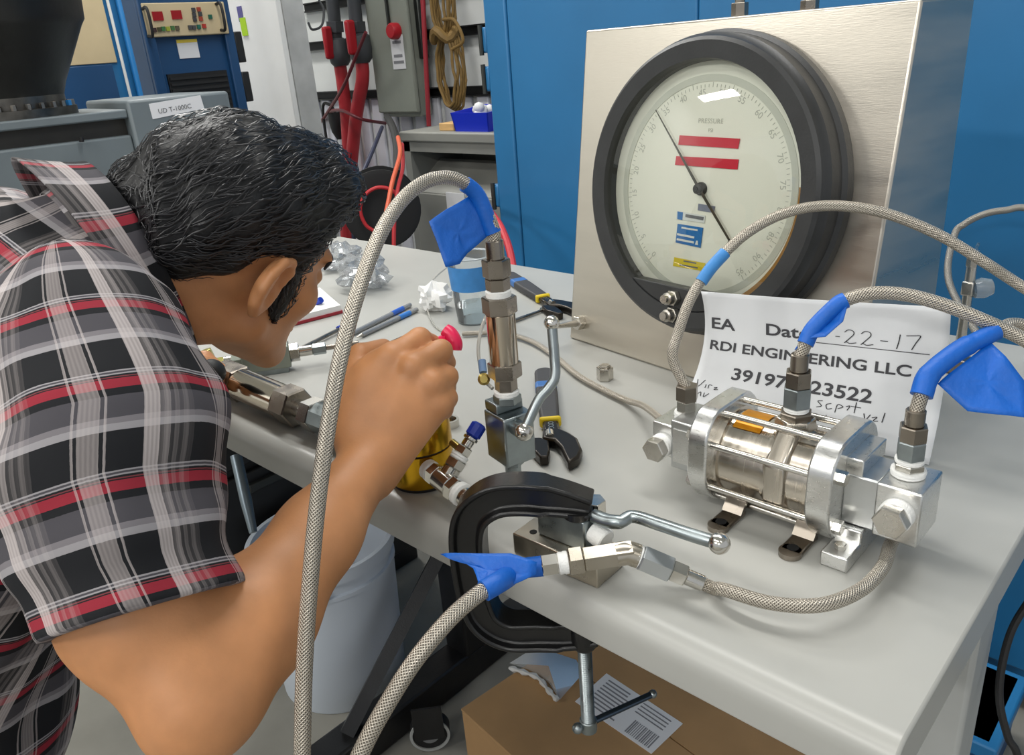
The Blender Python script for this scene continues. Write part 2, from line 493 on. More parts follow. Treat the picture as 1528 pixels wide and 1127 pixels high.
part('hasp', MB().bb(o.x - 0.006, o.x + 0.006, o.y - 0.012, o.y, o.z - 0.09, o.z + 0.09), mat('dark_steel', (70, 72, 70), 0.4, 0.8), r)
part('side_lever', MB().bb(xr, xr + 0.03, WY - 0.10, WY - 0.06, z0 + 0.25, z0 + 0.5), MATS['dark_steel'], r, bevel=0.006)
# thin red pipe
pp = [Wp(630, -20, 0.16), Wp(634, 60, 0.16), Wp(640, 188, 0.16)]
single('red_conduit', MB().tube(spl(pp, 6), 0.011, 12), mat('dull_red_paint', (158, 44, 54), 0.5), pp[2], 'thin red vertical pipe right of the electrical disconnect box', 'pipe')
# hanging figure-eight extension cord
rope = mat('olive_tan_cord', (132, 104, 56), 0.6, var=0.2, vscale=30)
cc = Wp(664, 52, 0.12)
r = root('extension_cord_coil', cc, 'olive-tan cord coiled in a figure eight on the wall', 'cord')
rnd = random.Random(3)
for j in range(5):
    up = []; dn = []
    for t in range(25):
        q = 2 * math.pi * t / 24
        ju = 0.075 + rnd.uniform(-0.012, 0.012) + 0.005 * j
        up.append(cc + V(0.0 + ju * 0.55 * math.sin(q), 0.012 * (j - 2), 0.13 + 0.14 * -math.cos(q)))
        dn.append(cc + V(0.01 + ju * 0.72 * math.sin(q), 0.012 * (j - 2), -0.145 + (0.15 + 0.006 * j) * math.cos(q)))
    part('coil_loop', MB().tube(up[:-1], 0.0065, 8, closed=True), rope, r)
    part('coil_loop', MB().tube(dn[:-1], 0.0065, 8, closed=True), rope, r)
part('binding_wrap', MB().tube([cc + V(0.05 * math.cos(q), 0.05 * math.sin(q), 0.02 * math.sin(3 * q)) for q in [i * 2 * math.pi / 20 for i in range(20)]], 0.02, 8, closed=True), rope, r)
part('loose_loop', MB().tube(spl([cc + V(0.03, -0.03, 0.06), cc + V(0.11, -0.04, 0.05), cc + V(0.14, -0.03, -0.03), cc + V(0.07, -0.03, -0.06)], 8), 0.007, 8), rope, r)

# ------------------------------------------------------------------ grey pedestal cabinet with odds and ends on it
GY = 1.95
def Gp(px, py, off=0.0): return PL(px, py, (0, GY - off, 0), YN)
gm = mat('warm_grey_cabinet_paint', (136, 136, 130), 0.5, var=0.06, vscale=6)
x0 = Gp(606, 250).x; x1 = Gp(760, 250).x; z1 = Gp(660, 206).z; zr0 = Gp(640, 250).z
r = root('grey_cabinet', (x0, GY, 0), 'grey steel pedestal cabinet with a recessed top, left of blue cabinet', 'cabinet')
part('cabinet_top', MB().bb(x0 - 0.01, x1, GY - 0.01, GY + 0.30, z1 - 0.015, z1 + 0.02), gm, r, bevel=0.006)
part('top_rail', MB().bb(x0, x1, GY, GY + 0.02, z1 - 0.05, z1 - 0.015), gm, r)
part('side_panel', MB().bb(x0, x0 + 0.035, GY, GY + 0.29, 0.0, z1 - 0.015), gm, r)
part('side_panel', MB().bb(x1 - 0.035, x1, GY, GY + 0.29, 0.0, z1 - 0.015), gm, r)
part('back_panel', MB().bb(x0 + 0.035, x1 - 0.035, GY + 0.26, GY + 0.28, 0.0, z1 - 0.015), gm, r)
part('sloped_front', MB().slab([(x0 + 0.035, GY, zr0 - 0.09), (x1 - 0.035, GY, zr0 - 0.09), (x1 - 0.035, GY + 0.14, zr0 + 0.01), (x0 + 0.035, GY + 0.14, zr0 + 0.01)], (0, 0.01, -0.012)), gm, r)
part('door', MB().bb(x0 + 0.037, x1 - 0.037, GY - 0.008, GY + 0.012, 0.06, zr0 - 0.092), gm, r, bevel=0.004)
o = Gp(680, 305, 0.012)
part('paper_label', MB().bb(o.x - 0.045, o.x + 0.05, o.y - 0.002, o.y + 0.002, o.z - 0.06, o.z + 0.04), MATS['white_label_paper'], r, label='white paper label')
zt = z1 + 0.02
a, b = Gp(672, 180, 0).x, Gp(722, 180, 0).x
r = root('blue_bin', ((a + b) / 2, GY + 0.09, zt), 'small bright blue plastic bin on the grey pedestal cabinet', 'bin')
bl = mat('royal_blue_plastic', (22, 48, 196), 0.4)
part('bin_front', MB().slab([(a, GY + 0.02, zt), (b, GY + 0.02, zt), (b + 0.01, GY + 0.01, zt + 0.062), (a - 0.008, GY + 0.01, zt + 0.062)], (0, 0.005, 0)), bl, r)
part('bin_back', MB().slab([(a, GY + 0.16, zt), (b, GY + 0.16, zt), (b + 0.01, GY + 0.17, zt + 0.075), (a - 0.008, GY + 0.17, zt + 0.075)], (0, 0.005, 0)), bl, r)
part('bin_side', MB().slab([(a, GY + 0.02, zt), (a, GY + 0.16, zt), (a - 0.008, GY + 0.17, zt + 0.075), (a - 0.008, GY + 0.01, zt + 0.062)], (0.005, 0, 0)), bl, r)
part('bin_side', MB().slab([(b, GY + 0.02, zt), (b, GY + 0.16, zt), (b + 0.01, GY + 0.17, zt + 0.075), (b + 0.01, GY + 0.01, zt + 0.062)], (-0.005, 0, 0)), bl, r)
part('bin_floor', MB().bb(a, b, GY + 0.02, GY + 0.16, zt, zt + 0.005), bl, r)
o = V((a + b) / 2 - 0.015, GY + 0.09, zt + 0.005)
mbx = MB()
for j in range(9):
    rr = 0.022; mbx.sphere(o + V(rnd.uniform(-.03, .03), rnd.uniform(-.03, .03), 0.045 + rnd.uniform(0, .04)), rr, 8, (1, .8, .9))
single('white_rag', mbx, WHITEP, o, 'crumpled white rag in the small blue bin', 'rag', smooth=60)
o = V(b - 0.03, GY + 0.10, zt + 0.005)
single('dark_green_bottle', MB().lathe(o, V(0.1, 0, 1), [(0, 0.018), (0.07, 0.018), (0.085, 0.008), (0.105, 0.008)], 14), mat('dark_green_plastic', (32, 52, 40), 0.35), o, 'dark green bottle in the small blue bin', 'bottle')
o = Gp(655, 186)
single('wood_block', MB().bb(o.x - 0.035, o.x + 0.04, GY + 0.03, GY + 0.1, zt, zt + 0.026), mat('raw_pine', (196, 158, 104), 0.7, var=0.15, vscale=20, stretch=(1, 6, 6)), (o.x, GY + 0.06, zt), 'small pine wood block left of the blue bin', 'wood block', bevel=0.003)

# cable reel and loose cables behind the head
rc = P(570, 312, 2.65)
rd = (CAM - rc); rd.z = 0; rd.normalize()
r = root('hose_reel', V(rc.x, rc.y, 0), 'black round cord reel standing behind the bench, left of grey cabinet', 'reel')
Mr = frame(rc, V(-rd.y, rd.x, 0), z=rd)
part('flange', MB().lathe(rc, rd, [(0, 0.115), (0.005, 0.128), (0.012, 0.128), (0.014, 0.115), (0.008, 0.05)], 36), RUBBER, r)
part('flange', MB().lathe(rc - rd * 0.1, rd, [(0, 0.128), (0.012, 0.128)], 36), RUBBER, r)
part('drum', MB().cyl(rc - rd * 0.09, rc, 0.06, n=30), RUBBER, r)
part('stand', MB().tube([rc - rd * 0.05 - V(-rd.y, rd.x, 0) * 0.10 - V(0, 0, rc.z), rc - rd * 0.05, rc - rd * 0.05 + V(-rd.y, rd.x, 0) * 0.10 - V(0, 0, rc.z)], 0.014, 10), BLACK, r)
part('wound_cord', MB().tube(spl([rc + rd * 0.03 + Mr.to_3x3() @ V(0.07 * math.cos(q), 0.075 * math.sin(q), 0) for q in (0.2, 0.9, 1.6, 2.3, 3.0, 3.7, 4.3)], 6), 0.006, 8), mat('red_cord', (190, 44, 50), 0.5), r, label='red cord')
def cable(name, pts, rad, m, label, n=8):
    w = [P(a, b, d) for a, b, d in pts]
    return single(name, MB().tube(spl(w, n), rad, 10), m, w[0], label, 'cable')
orange = mat('orange_cable_jacket', (198, 84, 48), 0.5)
cable('orange_cable', [(594, 205, 2.55), (597, 230, 2.45), (586, 270, 2.35), (580, 300, 2.3), (572, 345, 2.25), (566, 430, 2.25), (575, 560, 2.3), (600, 640, 2.35)], 0.007, orange, 'orange cable hanging in front of the ribbed wall sheeting')
cable('red_cable', [(600, 215, 2.55), (601, 250, 2.45), (593, 285, 2.35), (588, 340, 2.3), (590, 430, 2.3), (602, 560, 2.33), (640, 640, 2.35)], 0.006, MATS['red_cord'], 'red cable hanging beside the orange cable by grey cabinet')
cable('black_cable', [(578, 175, 3.1), (586, 190, 2.9), (592, 215, 2.7), (594, 260, 2.5)], 0.014, RUBBER, 'thick black cable below the electrical disconnect box')
cable('dark_blue_cable', [(570, 190, 3.2), (556, 225, 3.0), (540, 262, 2.9), (530, 290, 2.85), (528, 360, 2.85), (536, 460, 2.9)], 0.008, mat('navy_cable_jacket', (44, 48, 72), 0.5), 'dark blue cable running diagonally across the ribbed sheeting')
mw = [Wp(546, 48, 0.25), Wp(532, 82, 0.24), Wp(512, 130, 0.23), Wp(486, 172, 0.06), Wp(479, 182, 0.03), Wp(490, 168, 0.06), Wp(510, 165, 0.225), Wp(540, 178, 0.23), Wp(575, 184, 0.03)]
single('maroon_cable', MB().tube(spl(mw, 8), 0.008, 10), mat('maroon_cable_jacket', (110, 36, 46), 0.5), mw[-1], 'thin maroon cable looping across the red hoses', 'cable')
cable('grey_wire_loop', [(476, 0, 3.35), (483, 15, 3.35), (480, 38, 3.35), (466, 44, 3.35), (460, 34, 3.35)], 0.005, pvc, 'thin grey wire loop left of the grey wall pipes')
o = Wp(503, 188, 0.045)
r = root('hanging_plug', o, 'black plug hanging on the wall left of the red hoses', 'plug')
part('plug_body', MB().lathe(o + V(0, 0, 0.07), V(0.05, 0, -1), [(0, 0.04), (0.05, 0.042), (0.1, 0.035), (0.14, 0.014)], 16), RUBBER, r)
part('plug_cord', MB().tube(spl([o + V(0, 0, 0.07), o + V(-0.04, 0, 0.11), o + V(-0.11, 0, 0.08), o + V(-0.12, 0, -0.25)], 6), 0.008, 8), RUBBER, r)
cable('red_floor_hose', [(700, 300, 2.2), (724, 310, 2.0), (738, 325, 1.95), (750, 345, 1.9), (762, 380, 1.85), (770, 440, 1.8), (775, 560, 1.8), (780, 740, 1.85)], 0.009, redh, 'red air hose between grey cabinet and blue cabinet')

# ------------------------------------------------------------------ blue double-door cabinet behind the bench
BY = 1.55
def Bp(px, py, off=0.0): return PL(px, py, (0, BY - off, 0), YN)
x0 = Bp(742, 200).x; s1 = Bp(775, 230).x; s2 = Bp(1048, 10).x; s3 = Bp(1107, 10).x; x1 = 0.42
r = root('blue_cabinet', ((x0 + x1) / 2, BY, 0), 'tall blue steel storage cabinet standing behind the bench', 'cabinet')
part('carcass', MB().bb(x0, x1, BY + 0.006, BY + 0.45, 0.05, 2.0), BLUE, r, bevel=0.006)
part('corner_post', MB().bb(x0 - 0.004, s1 - 0.003, BY - 0.012, BY + 0.05, 0.05, 2.0), BLUE, r, bevel=0.006)
part('door', MB().bb(s1 + 0.003, s2 - 0.002, BY - 0.014, BY + 0.004, 0.1, 1.97), BLUE, r, bevel=0.005)
part('centre_strip', MB().bb(s2 + 0.002, s3 - 0.002, BY - 0.018, BY + 0.004, 0.1, 1.97), BLUE, r, bevel=0.004)
part('door', MB().bb(s3 + 0.002, x1 - 0.05, BY - 0.014, BY + 0.004, 0.1, 1.97), BLUE, r, bevel=0.005)
for py in (60, 118, 290):
    z = Bp(722, py).z
    part('hinge', MB().bb(x0 - 0.03, x0 - 0.002, BY - 0.01, BY + 0.03, z - 0.03, z + 0.03), BLUE, r, bevel=0.006)
    part('hinge_pin', MB().cyl((x0 - 0.02, BY - 0.012, z - 0.035), (x0 - 0.02, BY - 0.012, z + 0.035), 0.006, n=10), MATS['dark_steel'], r)

# ------------------------------------------------------------------ left background: test machine, rack, cabinet
def axis_plane(pA, pB):
    d = pB - pA; d.z = 0; d.normalize()
    n = V(d.y, -d.x, 0)
    if n.dot(CAM - pA) < 0: n = -n
    return d, n
# electronics rack (face turned to the right of the picture)
RX = -2.75
XN = Vector((1, 0, 0))
def Rp(px, py, off=0.0): return PL(px, py, (RX + off, 0, 0), XN)
ya, yb = Rp(216, 60).y, Rp(350, 60).y
dkblue = mat('deep_blue_rack_paint', (22, 66, 108), 0.45, var=0.08, vscale=5)
r = root('instrument_rack', (RX - 0.3, (ya + yb) / 2, 0), 'dark blue instrument rack with cream control panel, behind grey machine', 'rack')
part('rack_body', MB().bb(RX - 0.11, RX - 0.012, ya, yb, 0.0, 1.85), dkblue, r, bevel=0.006)
part('rack_post', MB().bb(RX - 0.012, RX + 0.006, ya, ya + 0.035, 0.0, 1.85), dkblue, r, bevel=0.004)
part('rack_post', MB().bb(RX - 0.012, RX + 0.006, yb - 0.035, yb, 0.0, 1.85), dkblue, r, bevel=0.004)
zc0, zc1 = Rp(270, 54).z, Rp(270, 4).z
cream = mat('cream_instrument_face', (196, 178, 142), 0.5, var=0.05, vscale=10)
cp = part('control_panel', MB().bb(RX - 0.012, RX + 0.012, ya + 0.01, yb - 0.02, zc0, zc1), cream, r, bevel=0.003, label='cream control panel with red displays')
def on_panel(px, py, w, h, col, nm, dep=0.004, m=None):
    o = Rp(px, py, 0.012)
    return part(nm, MB().bb(RX + 0.012, RX + 0.012 + dep, o.y - w / 2, o.y + w / 2, o.z - h / 2, o.z + h / 2), m or mat(nm + '_%d_%d_%d' % col, col, 0.4), cp)
on_panel(235, 24, 0.034, 0.026, (120, 20, 24), 'red_display', m=mat('red_led_display', (60, 8, 10), 0.3, emit=(220, 24, 24, 0.22)))
on_panel(263, 22, 0.034, 0.026, (120, 20, 24), 'red_display', m=MATS['red_led_display'])
for j, (px, py, col) in enumerate([(288, 15, (60, 60, 62)), (289, 22, (60, 60, 62)), (290, 29, (60, 60, 62)), (296, 14, (150, 60, 40)), (298, 21, (60, 60, 62)), (299, 28, (150, 60, 40)),
                                   (313, 25, (30, 90, 70)), (283, 41, (70, 70, 70)), (289, 41, (70, 70, 70)), (296, 40, (30, 96, 80)), (304, 39, (170, 50, 40)),
                                   (230, 45, (60, 40, 36)), (237, 44, (70, 66, 40)), (243, 43, (60, 110, 60)), (250, 43, (150, 160, 50)), (257, 42, (70, 110, 60)), (264, 42, (90, 80, 60))]):
    on_panel(px, py, 0.012, 0.013, col, 'panel_button', 0.006)
for py_, px_ in ((33, 221), (25, 330)):
    o = Rp(px_, py_, 0.03)
    part('panel_handle', MB().tube(spl([o + V(-0.02, 0, 0.04), o + V(0.012, 0, 0.036), o + V(0.012, 0, -0.036), o + V(-0.02, 0, -0.04)], 5), 0.005, 8), RUBBER, cp)
o = Rp(283, 73, 0.0)
part('paper_tag', MB().bb(RX - 0.012, RX - 0.009, o.y - 0.036, o.y + 0.036, o.z - 0.028, o.z + 0.03), MATS['white_label_paper'], r)
part('tag_header', MB().bb(RX - 0.009, RX - 0.008, o.y - 0.036, o.y + 0.036, o.z + 0.02, o.z + 0.03), mat('yellow_print', (222, 196, 70), 0.6), r)
zv = Rp(290, 108).z
vent = part('vent_panel', MB().bb(RX - 0.012, RX - 0.004, ya + 0.05, yb - 0.05, 0.45, zv), mat('black_vent', (14, 14, 15), 0.6), r)
z = zv - 0.015
while z > zv - 0.26:
    part('vent_slat', MB().bb(RX - 0.004, RX + 0.001, ya + 0.055, yb - 0.055, z - 0.004, z + 0.004), RUBBER, vent)
    z -= 0.018
for py_ in (70, 130):
    part('side_bracket', MB().bb(RX - 0.1, RX + 0.004, yb, yb + 0.03, Rp(362, py_).z - 0.05, Rp(362, py_).z + 0.05), BLACK, r, bevel=0.004)
# brighter blue cabinet behind it, with a cream upper panel
BX = -3.5
def Lp(px, py, off=0.0): return PL(px, py, (BX + off, 0, 0), XN)
ya, yb = Lp(60, 80).y, Lp(222, 80).y
r = root('far_blue_cabinet', (BX - 0.2, (ya + yb) / 2, 0), 'bright blue cabinet with cream upper panel, between the hopper and instrument rack', 'cabinet')
part('carcass', MB().bb(BX - 0.5, BX, ya, yb, 0, 1.9), BLUE, r, bevel=0.006)
part('upper_panel', MB().bb(BX, BX + 0.008, ya, Lp(171, 80).y, Lp(150, 95).z, 1.85), cream, r, bevel=0.002)
part('lower_panel', MB().bb(BX, BX + 0.008, ya, Lp(172, 120).y, 0.1, Lp(150, 97).z), dkblue, r, bevel=0.002)
brt = mat('bright_blue_paint', (40, 124, 190), 0.4, var=0.05, vscale=6)
part('bright_post', MB().bb(BX, BX + 0.03, Lp(184, 60).y, Lp(207, 60).y, 0, 1.9), brt, r, bevel=0.01, seg=3)
yy = Lp(172, 60).y
part('white_conduit', MB().tube([V(BX + 0.016, yy, 0.1), V(BX + 0.016, yy, 1.9)], 0.006, 8), WHITEP, r)

# grey test machine with the black cone on top
A = P(10, 210, 1.95); Bq = P(330, 160, 2.25)
d, n = axis_plane(A, Bq)
Bq = A + d * (Bq - A).dot(d)
def Mp(px, py, off=0.0): return PL(px, py, A + n * off, n)
r = root('test_machine', V(A.x, A.y, 0), 'large grey test machine with a white name label, behind the man', 'machine')
back = -n * 0.35
sq = [Mp(0, 184), Mp(186, 146), Mp(206, 300)]
s0 = A - d * 0.5
sE = Mp(184, 150); sR = Mp(336, 133)
ztop1 = Mp(90, 166).z; zb0, zb1 = Mp(90, 214).z, Mp(90, 187).z
Mm = frame(A.xy.to_3d(), d, z=V(0, 0, 1))     # x along face, y into the machine
def mbox(u0, u1, v0, v1, z0, z1): return MB().bb(u0, u1, v0, v1, z0, z1, Mm)
sgn = 1 if (Mm.to_3x3() @ V(0, 1, 0)).dot(n) < 0 else -1
def vv(a, b): return (a, b) if sgn > 0 else (-b, -a)
u1 = (sE - A).dot(d); u2 = (sR - A).dot(d)
part('lower_housing', mbox(-0.6, u1, *vv(0, 0.35), 0, zb0), GREYP, r, bevel=0.006)
part('dark_band', mbox(-0.6, u1, *vv(0.03, 0.35), zb0, zb1), mat('dark_smoked_band', (52, 50, 46), 0.5, var=0.2, vscale=12), r)
part('deck_ledge', mbox(-0.6, u1, *vv(-0.01, 0.4), zb1, zb1 + 0.022), GREYP, r, bevel=0.004)
zs = Mp(260, 143).z
part('side_housing', mbox(u1, u2, *vv(-0.02, 0.4), 0, zs), GREYP, r, bevel=0.008)
part('ledge_pin', MB().cyl(Mp(122, 212, 0.012), Mp(121, 205, 0.012), 0.006, n=8), BLACK, r)
lab = [Mp(222, 155, 0.0215), Mp(299, 142, 0.0215), Mp(305, 162, 0.0215), Mp(228, 178, 0.0215)]
part('name_label', MB().slab(lab[::-1], -n * 0.001), MATS['white_label_paper'], r, label='white label lettered UD T-1000C')
lx = (lab[1] - lab[0]).normalized(); ly = (lab[0] - lab[3]).normalized(); lw = (lab[1] - lab[0]).length
o0 = lab[3] + lx * lw * 0.13 + ly * (lab[0] - lab[3]).length * 0.28 + n * 0.0012
part('lettering', text_mb('UD T-1000C', 0.0168, 0.0, lambda x, y: o0 + lx * x + ly * y), mat('grey_lettering', (96, 98, 100), 0.7), r)
# black cone (hopper) standing on the machine deck
cone_c = A + d * (Mp(30, 150) - A).dot(d) - n * 0.17
zc = zb1 + 0.022
hop = mat('black_cast_iron', (20, 21, 20), 0.42, var=0.35, vscale=14, bump=0.25, bscale=60)
cone_c.z = zc
r2 = root('black_hopper', cone_c, 'big black cast cone on a bolted ring, top left corner', 'hopper')
# size from the picture: ring edge near x=130, widest near x=185 at the top
ringx = (Mp(128, 140) - A).dot(d) - (Mp(30, 150) - A).dot(d)
part('cone', MB().lathe(cone_c + V(0, 0, 0.05), V(0, 0, 1), [(0, ringx * 0.9), (0.03, ringx * 0.98), (0.16, ringx * 1.45), (0.175, ringx * 1.52), (0.30, ringx * 1.6)], 48), hop, r2)
part('base_ring', MB().lathe(cone_c + V(0, 0, 0.0), V(0, 0, 1), [(0, ringx * 1.05), (0.02, ringx * 1.05), (0.022, ringx * 0.9), (0.05, ringx * 0.9)], 48), mat('worn_steel_ring', (96, 94, 90), 0.4, 0.9, var=0.3, vscale=30), r2)
part('top_cap', MB().lathe(cone_c + V(0, 0, 0.352), V(0, 0, 1), [(0, ringx * 1.6), (0.05, ringx * 1.6)], 48), mat('brown_cap', (78, 58, 38), 0.6), r2)
for j in range(28):
    q = 2 * math.pi * j / 28
    pb = cone_c + V(math.cos(q), math.sin(q), 0) * ringx * 0.985
    part('ring_bolt', MB().hex(pb + V(0, 0, 0.02), pb + V(0, 0, 0.034), 0.007), brt if j % 9 == 4 else STEELD, r2)

# ------------------------------------------------------------------ workbench
BX0, BX1, BY0, BY1 = -1.80, -0.102, 0.422, 1.215
benchm = mat('grey_bench_laminate', (171, 171, 166), 0.36, var=0.05, vscale=6, rvar=0.03)
bench = root('workbench', ((BX0 + BX1) / 2, 0.8, 0), 'long grey workbench with a rounded front lip on steel legs', 'workbench')
prof = [(BY0 + 0.004, TZ - 0.045), (BY0, TZ - 0.040)]
for j in range(9):
    q = math.pi - (math.pi / 2) * j / 8
    prof.append((BY0 + 0.020 + 0.020 * math.cos(q), TZ - 0.020 + 0.020 * math.sin(q)))
prof += [(BY1, TZ), (BY1, TZ - 0.045)]
part('table_top', MB().prism(prof, Matrix(((0, 0, 1, BX0), (1, 0, 0, 0), (0, 1, 0, 0), (0, 0, 0, 1))), BX1 - BX0), benchm, bench, bevel=0.0025)
greyleg = mat('light_grey_steel_leg', (172, 174, 172), 0.45, var=0.06, vscale=8)
part('apron', MB().bb(BX1 - 0.055, BX1 - 0.02, BY0 + 0.09, BY1 - 0.03, TZ - 0.13, TZ - 0.046), greyleg, bench, bevel=0.003)
part('leg', MB().bb(-0.20, -0.14, 0.85, 0.93, 0.03, TZ - 0.046), greyleg, bench, bevel=0.006)
part('foot', MB().bb(-0.205, -0.135, 0.50, 1.18, 0.0, 0.035), greyleg, bench, bevel=0.006)
part('leg', MB().bb(-1.165, -1.095, 0.90, 0.96, 0.07, TZ - 0.046), BLACK, bench, bevel=0.006)
part('foot', MB().bb(-1.165, -1.095, 0.40, 1.12, 0.0, 0.075), BLACK, bench, bevel=0.006)
part('brace', MB().tube([V(-1.13, 0.60, 0.075), V(-1.13, 0.90, 0.35)], 0.02, 4), BLACK, bench)
part('leg', MB().bb(-1.76, -1.70, 0.85, 0.93, 0.03, TZ - 0.046), BLACK, bench, bevel=0.006)
part('foot', MB().bb(-1.765, -1.695, 0.50, 1.18, 0.0, 0.035), BLACK, bench, bevel=0.006)
for j in range(6):
    part('leg_hole', MB().cyl((-1.094, 0.93, 0.15 + 0.1 * j), (-1.0935, 0.93, 0.15 + 0.1 * j), 0.006, n=12), mat('hole_shadow', (8, 8, 8), 0.9), bench)
# things below the bench
dk = mat('black_steel_cabinet', (22, 22, 23), 0.45, var=0.2, vscale=8)
r = root('under_bench_cabinet', (-1.5, 0.85, 0), 'black steel drawer cabinet under the left half of bench', 'cabinet')
part('body', MB().bb(-1.68, -1.56, 0.50, 1.15, 0.0, 0.74), dk, r, bevel=0.005)
for j in range(3):
    dr = part('drawer', MB().bb(-1.56, -1.545, 0.52, 1.13, 0.06 + 0.22 * j, 0.26 + 0.22 * j), dk, r, bevel=0.004)
    part('drawer_pull', MB().bb(-1.545, -1.532, 0.7, 0.95, 0.215 + 0.22 * j, 0.235 + 0.22 * j), MATS['dark_steel'], dr, bevel=0.002)
rp = [P(352, 680, 1.25), P(378, 795, 1.22)]
single('steel_rod', MB().tube([rp[0], rp[0].lerp(rp[1], 0.6), rp[1]], [0.009, 0.009, 0.006], 12), mat('blue_grey_rod', (120, 132, 140), 0.4, 0.6), rp[1], 'thin blue-grey gas strut hanging below the bench front', 'rod')

# white bucket
bc = Q(516, 1000, 0.0)
bkm = mat('white_bucket_plastic', (206, 214, 224), 0.4, var=0.03, vscale=5)
r = root('plastic_bucket', bc, 'white plastic bucket with wire handle on the floor below bench', 'bucket')
BH = 0.37
bk = MB().lathe(bc, V(0, 0, 1), [(0, 0.134), (0.006, 0.138), (BH - 0.07, 0.150), (BH - 0.068, 0.153), (BH - 0.06, 0.153), (BH - 0.058, 0.147), (BH - 0.03, 0.148), (BH - 0.028, 0.157), (BH, 0.158), (BH, 0.148), (BH - 0.05, 0.142), (0.01, 0.125)], 56)
part('shell', bk, bkm, r)
ha = bc + V(0.115, -0.10, BH - 0.045); hb = bc + V(-0.115, 0.10, BH - 0.045)
part('handle_lug', MB().lathe(ha, V(0.75, -0.65, 0), [(-0.012, 0.022), (0.006, 0.022), (0.012, 0.012)], 18), bkm, r)
part('handle_lug', MB().lathe(hb, V(-0.75, 0.65, 0), [(-0.012, 0.022), (0.006, 0.022), (0.012, 0.012)], 18), bkm, r)
hp = []
for j in range(21):
    q = math.pi * j / 20
    mid = ha.lerp(hb, (1 - math.cos(q)) / 2)
    hp.append(mid + V(-0.66, -0.75, -0.75).normalized() * 0.185 * math.sin(q))
part('wire_handle', MB().tube(hp, 0.0028, 8), mat('dark_wire', (84, 86, 88), 0.4, 0.8), r)

# caster
cc = Q(645, 1112, 0.0); cc.z = 0.042
r = root('caster_wheel', V(cc.x, cc.y, 0), 'black caster wheel with pale rim on the floor beside the cardboard box', 'caster')
cd = V(0.75, -0.66, 0)
part('tyre', MB().lathe(cc - cd * 0.014, cd, [(0, 0.034), (0.002, 0.040), (0.026, 0.040), (0.028, 0.034)], 32), RUBBER, r)
part('rim', MB().ring(frame(cc + cd * 0.0142, V(0, 0, 1), z=cd), 0.0405, 0.035, 0.003, 36), mat('pale_grey_rubber', (160, 162, 160), 0.6), r)
part('hub', MB().lathe(cc + cd * 0.012, cd, [(0, 0.02), (0.006, 0.018), (0.008, 0.008)], 20), mat('grey_hub', (120, 122, 124), 0.5), r)
part('fork', MB().bb(-0.03, 0.03, -0.022, -0.017, -0.005, 0.075, frame(cc, V(0.66, 0.75, 0), z=V(0, 0, 1))), BLACK, r)

# cardboard box with shipping label
card = mat('brown_cardboard', (168, 132, 90), 0.8, var=0.1, vscale=9, bump=0.05, bscale=200)
zb = 0.16
k0 = Q(688, 1058, zb)
u = V(math.cos(-0.12), math.sin(-0.12), 0); w = V(-u.y, u.x, 0)
Mb = frame(k0, u, z=V(0, 0, 1))
r = root('cardboard_box', V(k0.x, k0.y, 0), 'brown cardboard box with a white shipping label under the bench', 'box')
part('carton', MB().bb(0, 0.62, 0, 0.46, -zb, -0.004, Mb), card, r, bevel=0.003)
part('flap', MB().bb(0, 0.62, 0, 0.226, -0.004, 0.0, Mb), card, r)
part('flap', MB().bb(0, 0.62, 0.229, 0.46, -0.004, 0.0, Mb), card, r)
lq = [Q(858, 1047, zb + 0.001), Q(905, 1005, zb + 0.001), Q(1019, 1080, zb + 0.001), Q(972, 1125, zb + 0.001)]
lab = part('shipping_label', MB().slab(lq[::-1], V(0, 0, -0.0008)), MATS['white_label_paper'], r, label='white shipping label with print and barcode')
e1 = lq[2] - lq[1]; e2 = lq[0] - lq[1]
def lpt(a, b): return lq[1] + e1 * a + e2 * b + V(0, 0, 0.0004)
def lbar(a0, a1, b0, b1): part('label_print', MB().slab([lpt(a0, b0), lpt(a0, b1), lpt(a1, b1), lpt(a1, b0)], V(0, 0, -0.0003)), MATS['grey_print'], lab)
for j in range(9):
    lbar(0.08, 0.08 + rnd.uniform(0.25, 0.4), 0.1 + 0.09 * j, 0.135 + 0.09 * j)
for j in range(14):
    a0 = 0.62 + 0.022 * j; lbar(a0, a0 + rnd.choice((0.008, 0.014)), 0.55, 0.9)
for j in range(4): lbar(0.55, 0.9, 0.1 + 0.09 * j, 0.13 + 0.09 * j)
# clear packing film on the carton
q0 = [(760, 990), (800, 965), (860, 985), (870, 1005), (835, 1045), (820, 1020), (790, 1000)]
fp = [Q(a, b, zb + 0.004) for a, b in q0]
film = MB()
cpt = sum(fp, V(0, 0, 0)) / len(fp) + V(0, 0, 0.012)
film.add(fp + [cpt], [(j, (j + 1) % len(fp), len(fp)) for j in range(len(fp))])
single('plastic_film', film, clear('clear_film', (246, 244, 240), 0.0, 0.35, 0.16), fp[0], 'scrap of clear plastic film lying on the cardboard box', 'plastic film')
fe = [Q(760, 997, zb + 0.004), Q(780, 1003, zb + 0.01), Q(803, 1012, zb + 0.006), Q(818, 1030, zb + 0.01), Q(832, 1045, zb + 0.004)]
single('film_strip', MB().tube(spl(fe, 5), [0.003 + 0.004 * math.sin(i * 0.9) ** 2 for i in range(21)], 6), mat('milky_film', (222, 222, 220), 0.4, trans=0.3), fe[0], 'twisted whitish strip of film on the cardboard box', 'plastic film')

